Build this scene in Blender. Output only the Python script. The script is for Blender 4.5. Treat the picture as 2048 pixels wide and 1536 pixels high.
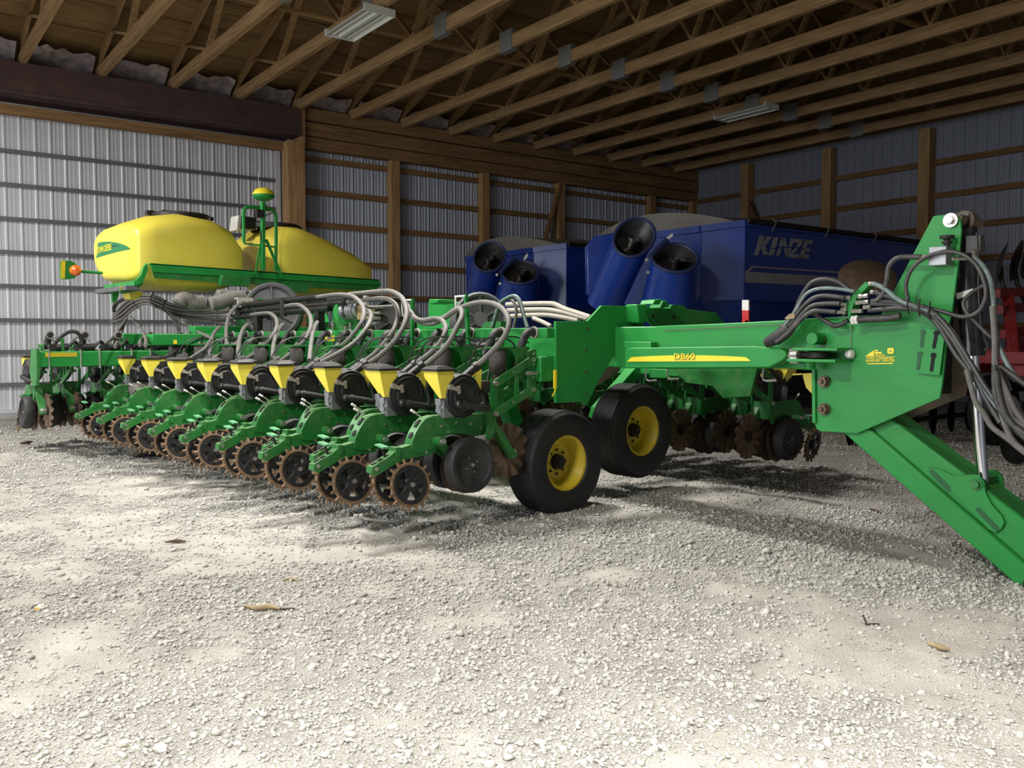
import bpy, math, random
import numpy as np
from mathutils import Vector, Matrix
random.seed(7); RNG = np.random.default_rng(11)
S = bpy.context.scene
COL = S.collection
R = math.radians
for o in list(bpy.data.objects): bpy.data.objects.remove(o)

# ------------------------------------------------------------------ camera
CAM_H = 1.39; F_PX = 1747.7; YAW = R(42.1); PITCH = R(2.94)
cd = bpy.data.cameras.new('camera'); cam = bpy.data.objects.new('camera', cd); COL.objects.link(cam)
cd.sensor_width = 36; cd.lens = F_PX/2048*36; cd.clip_end = 200
cam.location = (0, 0, CAM_H); cam.rotation_euler = (R(90)-PITCH, 0, -YAW)
S.camera = cam
# ------------------------------------------------------------------ world, light, exposure
S.view_settings.view_transform = 'Standard'; S.view_settings.look = 'None'
S.view_settings.gamma = 1; S.view_settings.use_curve_mapping = False
S.view_settings.exposure = 1.04
w = bpy.data.worlds.new('world'); S.world = w; w.use_nodes = True
bg = w.node_tree.nodes['Background']; bg.inputs[0].default_value = (.62, .74, 1, 1); bg.inputs[1].default_value = .12
BROT = R(-5.64)                       # the shed is turned a little against the planter
wxv = Vector((math.cos(BROT), math.sin(BROT), 0)); wyv = Vector((-math.sin(BROT), math.cos(BROT), 0))
def WP(x, y, z): return wxv*x + wyv*y + Vector((0, 0, z))
def area(name, loc, size, power, color, target=None, spread=180):
    l = bpy.data.lights.new(name, 'AREA'); l.shape = 'RECTANGLE'; l.size, l.size_y = size
    l.energy = power; l.color = color; l.spread = R(spread)
    o = bpy.data.objects.new(name, l); COL.objects.link(o); o.location = loc
    d = (Vector(target)-Vector(loc)) if target is not None else Vector((0, 0, -1))
    o.rotation_euler = d.to_track_quat('-Z', 'Y').to_euler()
    return o
# daylight through the open side door on the left of the shed
area('door_daylight', WP(-8.6, 7.0, 2.6), (9.0, 4.6), 330, (.88, .94, 1), WP(0, 7.0, 2.2))
# ------------------------------------------------------------------ helpers
_fw = np.array([math.sin(YAW)*math.cos(PITCH), math.cos(YAW)*math.cos(PITCH), -math.sin(PITCH)])
_rt = np.array([math.cos(YAW), -math.sin(YAW), 0]); _dn = np.cross(_fw, _rt)
def at(x, y, X=None, Y=None, Z=None, wx=None, wy=None, d=None):
    """where the sight line of a photo pixel meets a plane of the place"""
    r = _fw + _rt*(x-1024)/F_PX + _dn*(y-768)/F_PX
    if X is not None: t = X/r[0]
    elif Y is not None: t = Y/r[1]
    elif Z is not None: t = (Z-CAM_H)/r[2]
    elif wx is not None: t = wx/(r[0]*wxv[0]+r[1]*wxv[1])
    elif wy is not None: t = wy/(r[0]*wyv[0]+r[1]*wyv[1])
    else: t = d
    return Vector((r[0]*t, r[1]*t, CAM_H+r[2]*t))
def wl(P): return Vector((P.dot(wxv), P.dot(wyv), P.z))          # world -> shed frame

def catmull(pts, n=6):
    P = [Vector(p) for p in pts]
    if len(P) < 3 or n <= 1: return P
    Q = [P[0]*2-P[1]]+P+[P[-1]*2-P[-2]]; out = []
    for i in range(1, len(Q)-2):
        a, b, c, d = Q[i-1:i+3]
        for k in range(n):
            t = k/n; t2 = t*t; t3 = t2*t
            out.append(.5*((2*b)+(c-a)*t+(2*a-5*b+4*c-d)*t2+(3*b-a-3*c+d)*t3))
    out.append(P[-1]); return out
def frame_of(d):
    d = d.normalized(); u = Vector((0, 0, 1)) if abs(d.z) < .9 else Vector((1, 0, 0))
    a = d.cross(u).normalized(); return a, a.cross(d)

class MB:
    def __init__(s): s.V = []; s.F = []; s.M = []; s.m = 0
    def add(s, vs, fs):
        n = len(s.V); s.V += [tuple(v) for v in vs]; s.F += [tuple(i+n for i in f) for f in fs]; s.M += [s.m]*len(fs); return s
    def box(s, x0, x1, y0, y1, z0, z1):
        return s.add([(x0,y0,z0),(x1,y0,z0),(x1,y1,z0),(x0,y1,z0),(x0,y0,z1),(x1,y0,z1),(x1,y1,z1),(x0,y1,z1)],
                     [(3,2,1,0),(4,5,6,7),(0,1,5,4),(1,2,6,5),(2,3,7,6),(3,0,4,7)])
    def bar(s, p0, p1, w, h, up=(0,0,1)):
        p0, p1 = Vector(p0), Vector(p1); d = (p1-p0).normalized(); up = Vector(up)
        a = d.cross(up)
        if a.length < 1e-4: a = d.cross(Vector((1,0,0)))
        a = a.normalized()*w/2; b = a.cross(d).normalized()*h/2; vs = []
        for p in (p0, p1): vs += [p-a-b, p+a-b, p+a+b, p-a+b]
        return s.add(vs, [(3,2,1,0),(4,5,6,7),(0,1,5,4),(1,2,6,5),(2,3,7,6),(3,0,4,7)])
    def prism(s, pts, ext):
        pts = [Vector(p) for p in pts]; e = Vector(ext); n = len(pts)
        nrm = sum(((pts[i]-pts[0]).cross(pts[(i+1) % n]-pts[0]) for i in range(1, n-1)), Vector())
        if nrm.dot(e) > 0: pts = pts[::-1]
        vs = pts+[p+e for p in pts]
        return s.add(vs, [tuple(range(n)), tuple(range(2*n-1, n-1, -1))]+[(i, i+n, (i+1) % n+n, (i+1) % n) for i in range(n)])
    def cyl(s, p0, p1, r, r2=None, n=14, caps=True):
        p0, p1 = Vector(p0), Vector(p1); r2 = r if r2 is None else r2; a, b = frame_of(p1-p0); vs = []
        for p, q in ((p0, r), (p1, r2)):
            vs += [p+(a*math.cos(2*math.pi*i/n)+b*math.sin(2*math.pi*i/n))*q for i in range(n)]
        fs = [(i, (i+1) % n, (i+1) % n+n, i+n) for i in range(n)]
        if caps: fs += [tuple(range(n-1, -1, -1)), tuple(range(n, 2*n))]
        return s.add(vs, fs)
    def lathe(s, prof, o, axis, n=24, closed=False):
        """prof: (radius, distance along axis)"""
        o = Vector(o); ax = Vector(axis).normalized(); a, b = frame_of(ax); m = len(prof); vs = []
        for i in range(n):
            c = a*math.cos(2*math.pi*i/n)+b*math.sin(2*math.pi*i/n)
            vs += [o+c*r+ax*h for r, h in prof]
        fs = []
        for i in range(n):
            j = (i+1) % n
            for k in range(m if closed else m-1):
                l = (k+1) % m; fs.append((i*m+k, j*m+k, j*m+l, i*m+l))
        return s.add(vs, fs)
    def tube(s, path, r, n=8, sub=5, caps=True):
        P = catmull(path, sub); m = len(P); vs = []; a = None
        for i, p in enumerate(P):
            d = (P[min(i+1, m-1)]-P[max(i-1, 0)])
            if d.length < 1e-6: d = Vector((0, 0, 1))
            d.normalize()
            if a is None: a, _ = frame_of(d)
            a = (a-d*a.dot(d)); a = a.normalized() if a.length > 1e-5 else frame_of(d)[0]
            b = a.cross(d); q = r(i/(m-1)) if callable(r) else r
            vs += [p+(a*math.cos(2*math.pi*k/n)+b*math.sin(2*math.pi*k/n))*q for k in range(n)]
        fs = [(i*n+k, i*n+(k+1) % n, (i+1)*n+(k+1) % n, (i+1)*n+k) for i in range(m-1) for k in range(n)]
        if caps: fs += [tuple(range(n-1, -1, -1)), tuple(range((m-1)*n, m*n))]
        return s.add(vs, fs)
    def mesh(s, name, mats, sharp=38):
        me = bpy.data.meshes.new(name); me.from_pydata(s.V, [], s.F)
        for m in (mats if isinstance(mats, (list, tuple)) else [mats]): me.materials.append(m)
        me.polygons.foreach_set('material_index', s.M)
        me.polygons.foreach_set('use_smooth', [True]*len(s.F)); me.update()
        import bmesh
        bm = bmesh.new(); bm.from_mesh(me); bmesh.ops.recalc_face_normals(bm, faces=bm.faces); bm.to_mesh(me); bm.free()
        me.set_sharp_from_angle(angle=R(sharp)); return me
    def build(s, name, mats, parent=None, sharp=38, bevel=0):
        return link(name, s.mesh(name, mats, sharp), parent, bevel)
def link(name, data, parent=None, bevel=0):
    o = bpy.data.objects.new(name, data); COL.objects.link(o)
    if parent is not None: o.parent = parent
    if bevel:
        b = o.modifiers.new('bevel', 'BEVEL'); b.width = bevel; b.segments = 2; b.limit_method = 'ANGLE'; b.angle_limit = R(50)
    return o
def tag(o, label=None, cat=None, group=None, kind=None):
    for k, v in (('label', label), ('category', cat), ('group', group), ('kind', kind)):
        if v: o[k] = v
    return o
def copy_tree(o, parent=None):
    c = o.copy(); COL.objects.link(c); c.parent = parent
    for ch in list(o.children): copy_tree(ch, c)
    return c
def text_mesh(name, body, size, mat, parent, P, right, up, bold=0, shear=0, depth=.001, align='LEFT', width=None):
    cu = bpy.data.curves.new(name, 'FONT'); cu.body = body; cu.size = size; cu.offset = bold; cu.shear = shear
    cu.extrude = depth; cu.align_x = align; cu.resolution_u = 3
    t = bpy.data.objects.new('tmp', cu); COL.objects.link(t); bpy.context.view_layer.update()
    me = bpy.data.meshes.new_from_object(t.evaluated_get(bpy.context.evaluated_depsgraph_get()))
    bpy.data.objects.remove(t); bpy.data.curves.remove(cu)
    me.materials.clear(); me.materials.append(mat); me.name = name
    if width:
        xs = [v.co.x for v in me.vertices]; k = width/(max(xs)-min(xs))
        for v in me.vertices: v.co.x *= k
    o = link(name, me, parent); r = Vector(right).normalized(); u = Vector(up); u = (u-r*u.dot(r)).normalized(); n = r.cross(u)
    o.matrix_world = Matrix(((r.x, u.x, n.x, P[0]), (r.y, u.y, n.y, P[1]), (r.z, u.z, n.z, P[2]), (0, 0, 0, 1)))
    return o

# ------------------------------------------------------------------ materials
def mat(name, col, rough=.5, metal=0, var=.12, scale=8, dust=None, dust_amt=.0, bump=0, bscale=60, coat=0, spec=.5, top_dust=0):
    m = bpy.data.materials.new(name); m.use_nodes = True; nt = m.node_tree; N = nt.nodes; L = nt.links
    b = N['Principled BSDF']; b.inputs['Roughness'].default_value = rough; b.inputs['Metallic'].default_value = metal
    b.inputs['Specular IOR Level'].default_value = spec
    if coat: b.inputs['Coat Weight'].default_value = coat; b.inputs['Coat Roughness'].default_value = .15
    tc = N.new('ShaderNodeTexCoord'); no = N.new('ShaderNodeTexNoise'); no.inputs['Scale'].default_value = scale; no.inputs['Detail'].default_value = 6
    L.new(tc.outputs['Object'], no.inputs['Vector'])
    ra = N.new('ShaderNodeValToRGB'); e = ra.color_ramp.elements; c = Vector(col[:3])
    e[0].position = .3; e[1].position = .7; e[0].color = (*(c*(1-var)), 1); e[1].color = (*(c*(1+var)), 1)
    L.new(no.outputs['Fac'], ra.inputs['Fac']); out = ra.outputs['Color']
    if dust:
        n2 = N.new('ShaderNodeTexNoise'); n2.inputs['Scale'].default_value = scale*.7; n2.inputs['Detail'].default_value = 9; n2.inputs['Roughness'].default_value = .7
        L.new(tc.outputs['Object'], n2.inputs['Vector'])
        mp = N.new('ShaderNodeMapRange'); mp.inputs[1].default_value = .45; mp.inputs[2].default_value = .75; mp.inputs[3].default_value = 0; mp.inputs[4].default_value = dust_amt
        L.new(n2.outputs['Fac'], mp.inputs[0]); fac = mp.outputs[0]
        if top_dust:
            g = N.new('ShaderNodeNewGeometry'); sp = N.new('ShaderNodeSeparateXYZ'); L.new(g.outputs['Normal'], sp.inputs[0])
            m2 = N.new('ShaderNodeMapRange'); m2.inputs[1].default_value = .5; m2.inputs[2].default_value = 1; m2.inputs[4].default_value = top_dust
            L.new(sp.outputs['Z'], m2.inputs[0]); ad = N.new('ShaderNodeMath'); ad.operation = 'ADD'; ad.use_clamp = True
            L.new(fac, ad.inputs[0]); L.new(m2.outputs[0], ad.inputs[1]); fac = ad.outputs[0]
        mx = N.new('ShaderNodeMix'); mx.data_type = 'RGBA'; L.new(fac, mx.inputs[0]); L.new(out, mx.inputs[6]); mx.inputs[7].default_value = (*dust[:3], 1); out = mx.outputs[2]
        rr = N.new('ShaderNodeMapRange'); rr.inputs[3].default_value = rough; rr.inputs[4].default_value = .9; L.new(fac, rr.inputs[0]); L.new(rr.outputs[0], b.inputs['Roughness'])
    L.new(out, b.inputs['Base Color'])
    if bump:
        n3 = N.new('ShaderNodeTexNoise'); n3.inputs['Scale'].default_value = bscale; n3.inputs['Detail'].default_value = 5; L.new(tc.outputs['Object'], n3.inputs['Vector'])
        bp = N.new('ShaderNodeBump'); bp.inputs['Strength'].default_value = bump; bp.inputs['Distance'].default_value = .01
        L.new(n3.outputs['Fac'], bp.inputs['Height']); L.new(bp.outputs[0], b.inputs['Normal'])
    return m
def wood_mat(name, c0, c1, axis=0, rough=.75):
    m = bpy.data.materials.new(name); m.use_nodes = True; nt = m.node_tree; N = nt.nodes; L = nt.links; b = N['Principled BSDF']
    b.inputs['Roughness'].default_value = rough; b.inputs['Specular IOR Level'].default_value = .25
    tc = N.new('ShaderNodeTexCoord'); mp = N.new('ShaderNodeMapping'); sc = [14, 14, 14]; sc[axis] = .9; mp.inputs['Scale'].default_value = sc
    no = N.new('ShaderNodeTexNoise'); no.inputs['Scale'].default_value = 1.6; no.inputs['Detail'].default_value = 8; no.inputs['Distortion'].default_value = .6
    L.new(tc.outputs['Object'], mp.inputs[0]); L.new(mp.outputs[0], no.inputs['Vector'])
    n2 = N.new('ShaderNodeTexNoise'); n2.inputs['Scale'].default_value = .8; L.new(tc.outputs['Object'], n2.inputs['Vector'])
    ra = N.new('ShaderNodeValToRGB'); e = ra.color_ramp.elements; e[0].position = .3; e[1].position = .72; e[0].color = (*c0, 1); e[1].color = (*c1, 1)
    L.new(no.outputs['Fac'], ra.inputs['Fac'])
    mx = N.new('ShaderNodeMix'); mx.data_type = 'RGBA'; mx.blend_type = 'MULTIPLY'; mx.inputs[0].default_value = .6; L.new(ra.outputs[0], mx.inputs[6]); L.new(n2.outputs['Color'], mx.inputs[7])
    r2 = N.new('ShaderNodeMapRange'); r2.inputs[3].default_value = .6; r2.inputs[4].default_value = 1.25; L.new(n2.outputs['Fac'], r2.inputs[0])
    cm = N.new('ShaderNodeCombineColor'); [L.new(r2.outputs[0], cm.inputs[i]) for i in range(3)]; L.new(cm.outputs[0], mx.inputs[7])
    L.new(mx.outputs[2], b.inputs['Base Color']); return m
DUST = (.42, .36, .27)
M = dict(
 green=mat('green_paint', (.017, .255, .046), .42, 0, .08, 3, DUST, .04, top_dust=.08, spec=.35),
 green_row=mat('green_paint_row', (.014, .17, .030), .42, 0, .12, 10, DUST, .16, top_dust=.16),
 yellow=mat('yellow_poly', (.78, .66, .075), .42, 0, .05, 2, (.55, .47, .25), .10),
 yellow_paint=mat('yellow_paint', (.56, .43, .02), .42, 0, .08, 6, (.25, .2, .1), .35),
 decal_yellow=mat('decal_yellow', (.86, .70, .03), .45, 0, .03, 4),
 decal_green=mat('decal_green', (.01, .19, .06), .45, 0, .05, 4),
 decal_dark=mat('decal_dark', (.012, .05, .03), .45, 0, .05, 4),
 black=mat('black_plastic', (.016, .016, .018), .42, 0, .25, 14, (.085, .078, .068), .25, top_dust=.45),
 rubber=mat('rubber', (.020, .020, .022), .62, 0, .25, 9, (.17, .15, .125), .28, bump=.15, bscale=80),
 tire=mat('tyre_rubber', (.010, .010, .011), .6, 0, .25, 5, (.05, .047, .042), .3, bump=.12, bscale=60),
 tire_dusty=mat('tyre_rubber_dusty', (.10, .092, .082), .75, 0, .25, 5, (.22, .19, .16), .5, bump=.12, bscale=60),
 hose=mat('seed_hose_grey', (.125, .120, .110), .62, 0, .14, 26, (.235, .22, .19), .45, bump=.15, bscale=120),
 hose_pale=mat('seed_hose_pale', (.36, .335, .29), .62, 0, .10, 20, (.4, .37, .32), .4),
 hyd=mat('hydraulic_hose', (.035, .035, .036), .4, 0, .2, 20, (.20, .18, .15), .4),
 airbag=mat('air_spring_rubber', (.055, .050, .046), .7, 0, .2, 18, (.2, .17, .14), .4),
 steel=mat('zinc_steel', (.55, .54, .5), .38, .9, .15, 20, (.4, .35, .27), .3),
 alu=mat('cast_aluminium', (.34, .35, .365), .45, .75, .12, 14, (.3, .28, .25), .35),
 chrome=mat('chrome', (.82, .83, .86), .10, 1, .03, 5),
 rust=mat('rusty_steel', (.20, .085, .032), .58, .35, .35, 16, (.30, .20, .12), .4),
 coulter=mat('worn_rusty_coulter', (.15, .100, .065), .5, .45, .4, 9, (.22, .18, .135), .5),
 bronze=mat('bronze_ring', (.23, .150, .090), .5, .4, .3, 22, (.25, .17, .1), .35),
 boltbrown=mat('brown_bolt', (.13, .085, .055), .5, .4, .3, 25),
 fan=mat('fan_housing_grey', (.075, .077, .080), .55, 0, .12, 9, (.14, .13, .12), .3),
 white=mat('white_plastic', (.72, .71, .68), .5, 0, .06, 8),
 brass=mat('brass_valve', (.45, .33, .15), .45, .6, .15, 20),
 taupe=mat('dusty_plate', (.16, .125, .095), .75, 0, .2, 6),
 orange=mat('amber_lamp', (.85, .16, .015), .25, 0, .05, 5, coat=.5),
 red=mat('red_paint', (.22, .012, .016), .45, 0, .2, 6, (.14, .1, .08), .4),
 reflect_red=mat('reflector_red', (.55, .03, .03), .4, 0, .1, 8),
 blue=mat('blue_paint', (.010, .050, .33), .30, 0, .10, 3, (.05, .07, .2), .25, coat=.4),
 blue_dark=mat('blue_lip', (.03, .045, .13), .42, 0, .12, 9),
 tarp=mat('grey_tarp', (.20, .185, .165), .8, 0, .12, 4, bump=.3, bscale=6),
 silver_decal=mat('silver_decal', (.34, .34, .36), .5, .1, .06, 6),
 dark=mat('dark_steel', (.022, .021, .02), .6, .3, .3, 9, (.08, .065, .05), .4),
 wood=wood_mat('post_wood', (.30, .170, .070), (.56, .345, .160), 2),
 woodx=wood_mat('girt_wood', (.18, .098, .040), (.37, .215, .095), 0),
 woody=wood_mat('truss_wood', (.235, .138, .060), (.43, .275, .130), 1),
 deck=wood_mat('roof_deck_wood', (.20, .120, .050), (.36, .225, .10), 0),
 maroon=mat('maroon_header', (.075, .040, .036), .75, 0, .2, 3),
 girt_metal=mat('grey_metal_girt', (.13, .135, .14), .6, .2, .1, 3),
 foil=mat('crumpled_foil', (.46, .39, .40), .42, .3, .4, 7, bump=.8, bscale=9),
 gusset=mat('truss_plate', (.23, .225, .215), .6, .4, .1, 20),
 concrete=mat('concrete_curb', (.34, .335, .33), .85, 0, .15, 6, bump=.3, bscale=30),
 fixture=mat('fixture_white', (.66, .66, .60), .5, 0, .05, 6),
 husk=mat('dry_husk', (.30, .225, .125), .8, 0, .3, 30),
 twig=mat('dark_twig', (.07, .045, .03), .8, 0, .3, 30),
 stone=mat('white_stone', (.62, .58, .50), .85, 0, .15, 20, bump=.4, bscale=40),
 gum=mat('yellow_scrap', (.75, .50, .06), .7, 0, .2, 20),
)
def sheet_mat(name, c):
    return mat(name, c, .42, .25, .05, 1.2, tuple(v*.8 for v in c), .25)
M['sheet'] = sheet_mat('white_steel_sheet', (.52, .555, .64)); M['sheet_door'] = sheet_mat('white_steel_door_sheet', (.62, .63, .66))
M['cyl_black'] = mat('gloss_black', (.014, .014, .016), .22, 0, .1, 6, (.1, .09, .08), .15)
M['hose_teal'] = mat('sheathed_hose', (.16, .21, .20), .35, 0, .3, 30)
M['hose_dark'] = mat('dark_grey_hose', (.13, .125, .115), .6, 0, .15, 20)
M['pipe'] = mat('black_pipe', (.010, .010, .011), .42, 0, .15, 10, (.05, .045, .04), .2)
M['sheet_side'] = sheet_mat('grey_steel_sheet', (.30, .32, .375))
M['duct'] = mat('corrugated_duct', (.17, .16, .14), .7, 0, .15, 14)
M['hole'] = mat('dark_hole', (.004, .005, .004), .8, 0, .1, 9)
M['tube_in'] = mat('auger_inside', (.10, .10, .105), .35, .7, .3, 6, (.12, .1, .08), .4)
# ================================================================== the shed
YA, XB = 17.865, 19.80            # back wall and right wall, shed frame
XL, YF = -9.2, -6.5               # left and front wall
EAVE = 6.34
def root(name, kind='structure', label=None):
    o = link(name, None); o.rotation_euler.z = BROT; o['kind'] = kind
    if label: o['label'] = label
    return o
def sheet_mesh(name, width, h, m):
    """one ribbed steel sheet, ribs stand out towards -y, lies in x 0..width"""
    n = 4; pit = width/n; prof = []
    for i in range(n):
        b = i*pit
        prof += [(b, 0), (b+.012, -.006), (b+.02, -.021), (b+.042, -.021), (b+.052, 0), (b+.09, 0), (b+.097, -.007), (b+.11, -.007), (b+.117, 0),
                 (b+.160, 0), (b+.167, -.007), (b+.18, -.007), (b+.187, 0)]
    prof.append((width, 0)); k = len(prof); mb = MB()
    mb.add([(x, y, 0) for x, y in prof]+[(x, y, h) for x, y in prof], [(i, i+1, i+1+k, i+k) for i in range(k-1)])
    return mb.mesh(name, m, 10)
SW = .978
def clad(parent, x0, x1, y, z0, h, m, flip=False, along='x'):
    me = sheet_mesh('steel_sheet', SW, h, m); n = int(math.ceil((x1-x0)/SW))
    for i in range(n):
        o = link('steel_sheet', me, parent)
        if along == 'x': o.location = (x0+i*SW, y, z0)
        else: o.location = (y, x0+i*SW+SW, z0); o.rotation_euler.z = R(-90)
# --- back wall: fixed part (right of the big post) and the sliding door
wb = root('wall_back', label='ribbed pale steel back wall on wooden posts and girts')
clad(wb, 7.3, XB, YA, 0, EAVE, M['sheet'])
for x, wd in ((9.755, .22), (12.245, .22), (14.64, .22), (17.98, .22), (19.70, .22)):
    MB().box(x-wd/2, x+wd/2, YA-.24, YA-.022, 0, 5.62).build('post', M['wood'], wb, bevel=.006)
mb = MB().box(7.13, 7.51, YA-.42, YA-.1, 0, 5.50).build('door_post', M['wood'], wb, bevel=.008)
MB().box(7.40, 7.53, YA-.40, YA-.03, 5.50, 6.25).build('door_post_extension', M['wood'], wb, bevel=.006)
for z in (.9, 1.62, 2.33, 3.045, 3.853, 4.55, 5.24):
    MB().box(7.53, XB, YA-.085, YA-.023, z-.06, z+.06).build('girt', M['woodx'], wb)
for z0, z1, yy in ((6.0, 6.26, .30), (5.68, 5.97, .285), (5.42, 5.66, .27)):
    MB().box(7.53, XB, YA-yy, YA-.03, z0, z1).build('header_plank', M['woodx'], wb, bevel=.004)
MB().bar((14.6, YA-.2, 5.4), (13.85, YA-.2, 3.2), .06, .14, (0, 1, 0)).build('brace', M['woodx'], wb)
# sliding door
dr = root('door_1', label='wide ribbed white steel sliding door with dark horizontal rails'); 
clad(dr, -9.2+.0, 7.1, YA+.05, .10, 5.45, M['sheet_door'])
for z in (.58, 1.165, 1.73, 2.337, 2.935, 3.523, 4.123, 4.711):
    MB().box(XL, 7.1, YA-.03, YA+.027, z-.032, z+.032).build('door_rail', M['girt_metal'], dr)
MB().box(XL, 7.5, YA+.08, YA+.11, 5.4, 6.5).build('transom', M['maroon'], dr)
MB().box(7.02, 7.12, YA-.04, YA+.03, .1, 5.5).build('door_jamb', M['sheet_door'], dr)
MB().box(XL, 7.12, YA-.05, YA+.03, .06, .13).build('bottom_rail', M['sheet_door'], dr)
tr = root('trim_1', label='dark maroon header beam over the sliding door')
MB().box(XL, 7.40, YA-.46, YA-.08, 5.60, 6.17).build('header_beam', M['maroon'], tr)
MB().box(XL, 7.40, YA-.49, YA-.44, 5.60, 5.66).build('beam_flange', M['maroon'], tr)
MB().box(XL, 7.12, YA-.16, YA-.02, 5.33, 5.50).build('track_board', M['woodx'], tr)
MB().box(XL, 7.12, YA-.19, YA-.13, 5.485, 5.515).build('track', M['steel'], tr)
bt = root('baseboard_back', label='concrete sill under the back wall')
MB().box(XL, XB, YA-.30, YA+.2, -.1, .075).build('sill', M['concrete'], bt)
# --- right wall (gable end)
wr = root('wall_right', label='ribbed pale steel right wall on wooden posts and girts')
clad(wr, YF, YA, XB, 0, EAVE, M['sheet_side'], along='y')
for y in (15.68, 13.14, 10.62, 8.08, 5.54, 3.0, .46, -2.1):
    MB().box(XB-.30, XB-.03, y-.13, y+.13, 0, 6.18).build('post', M['wood'], wr, bevel=.006)
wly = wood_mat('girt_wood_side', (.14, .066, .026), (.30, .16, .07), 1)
for z in (.9, 1.67, 2.42, 3.17, 3.91, 4.65, 5.405):
    MB().box(XB-.09, XB-.028, YF, YA, z-.065, z+.065).build('girt', wly, wr)
MB().bar((XB-.2, 15.6, 5.2), (XB-.2, 14.75, 3.6), .06, .16, (1, 0, 0)).build('brace', wly, wr)
RIDGE = (YA+YF)/2; SL = .31
def roof_z(y): return EAVE+.10+(min(YA-y, y-YF))*SL
# --- walls out of sight: left wall with the open side door, front wall
wlw = root('wall_left', label='ribbed steel left wall with a wide open doorway')
clad(wlw, YF, 2.2, XL, 0, EAVE, M['sheet'], along='y'); clad(wlw, 11.6, YA, XL, 0, EAVE, M['sheet'], along='y')
me = sheet_mesh('steel_sheet', SW, EAVE-5.2, M['sheet'])
for i in range(10): o = link('steel_sheet', me, wlw); o.location = (XL, 2.2+(i+1)*SW, 5.2); o.rotation_euler.z = R(-90)
for xx in (XB+.02, XL-.05):
    MB().prism([(xx, YF-.4, EAVE-.1), (xx, YF-.4, EAVE+.3), (xx, RIDGE, roof_z(RIDGE)+.3), (xx, YA+.4, EAVE+.3), (xx, YA+.4, EAVE-.1)], (.03, 0, 0)).build('gable', M['deck'], wr if xx > 0 else wlw)
for yy in (YA+.02, YF-.06): MB().box(XL, XB, yy, yy+.03, EAVE-.05, EAVE+.35).build('eave_board', M['deck'], wb)
wf = root('wall_front', label='ribbed steel front wall behind the photographer')
clad(wf, XL, XB, YF, 0, EAVE, M['sheet'])
# --- roof: deck, purlins, trusses
RIDGE = (YA+YF)/2; SL = .31
def roof_z(y): return EAVE+.10+(min(YA-y, y-YF))*SL
ce = root('ceiling', label='brown wooden roof deck over exposed roof trusses')
deck = MB(); XL, XB = XL-.15, XB+.15
for a, b in ((YA+.3, RIDGE), (RIDGE, YF-.3)):
    za, zb = roof_z(a)+.16, roof_z(b)+.16
    n = 22; ys = np.linspace(a, b, n+1)
    for i in range(n):
        y0, y1 = ys[i], ys[i+1]-(ys[1]-ys[0])*.02; z0 = za+(zb-za)*i/n; z1 = za+(zb-za)*(i+.98)/n
        deck.prism([(XL, y0, z0), (XB, y0, z0), (XB, y1, z1), (XL, y1, z1)], (0, 0, .03))
deck.prism([(XL, YA+.3, roof_z(YA+.3)+.195), (XB, YA+.3, roof_z(YA+.3)+.195), (XB, RIDGE, roof_z(RIDGE)+.195), (XL, RIDGE, roof_z(RIDGE)+.195)], (0, 0, .02))
deck.prism([(XL, YF-.3, roof_z(YF-.3)+.195), (XB, YF-.3, roof_z(YF-.3)+.195), (XB, RIDGE, roof_z(RIDGE)+.195), (XL, RIDGE, roof_z(RIDGE)+.195)], (0, 0, .02))
deck.build('roof_deck', M['deck'], ce); XL, XB = XL+.15, XB-.15
for i in range(1, 17):
    y = YA-.75*i
    if y < RIDGE: break
    MB().box(XL, XB, y-.045, y+.045, roof_z(y)+.06, roof_z(y)+.155).build('purlin', M['deck'], ce)
# one truss: bottom chord is the part, its other members are sub-parts
TZ = 6.16
bc = MB().box(-.045, .045, YF, YA-.05, TZ, TZ+.20).mesh('truss', M['woody'])
tc_ = MB().bar((0, YA, roof_z(YA)-.03), (0, RIDGE, roof_z(RIDGE)-.03), .045, .18).mesh('top_chord', M['woody'])
tc2 = MB().bar((0, YF, roof_z(YF)-.03), (0, RIDGE, roof_z(RIDGE)-.03), .045, .18).mesh('top_chord', M['woody'])
nodes_b = [15.35, 12.75, 10.1, 7.4]; nodes_t = [16.6, 14.05, 11.4, 8.75, RIDGE]
webs = []
for i, yb in enumerate(nodes_b):
    for yt in (nodes_t[i], nodes_t[i+1]):
        webs.append(MB().bar((0, yb, TZ+.18), (0, yt, roof_z(yt)-.1), .045, .10, (1, 0, 0)).mesh('web', M['woody']))
plate = MB().box(-.055, .055, -.17, .17, -.04, .30).mesh('gusset_plate', M['gusset'])
TX = [-7.77+1.265*i for i in range(22)]
for x in TX:
    if x > XB-.1: continue
    t = link('truss', bc, ce); t.location.x = x
    link('top_chord', tc_, t); link('top_chord', tc2, t)
    for w_ in webs: link('web', w_, t)
    if x > 3:
        p = link('gusset_plate', plate, t); p.location = (0, 11.85, TZ)
# lateral braces on the bottom chords
for y in (12.9, 7.6):
    MB().box(XL, XB, y-.045, y+.045, TZ+.20, TZ+.245).build('lateral_brace', M['deck'], ce)
# crumpled insulation in the eave bays
for i, x in enumerate(TX[7:]):
    n = 9; mb = MB(); vs = []
    for a in range(n):
        for b in range(6):
            vs.append((x+.10+1.06*a/(n-1), YA-.06-.42*(b/5)+random.uniform(-.03, .03), EAVE-.09+.26*(b/5)+random.uniform(-.05, .05)))
    mb.add(vs, [(a*6+b, (a+1)*6+b, (a+1)*6+b+1, a*6+b+1) for a in range(n-1) for b in range(5)])
    mb.build('insulation_batt', M['foil'], ce, 180)
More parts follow.
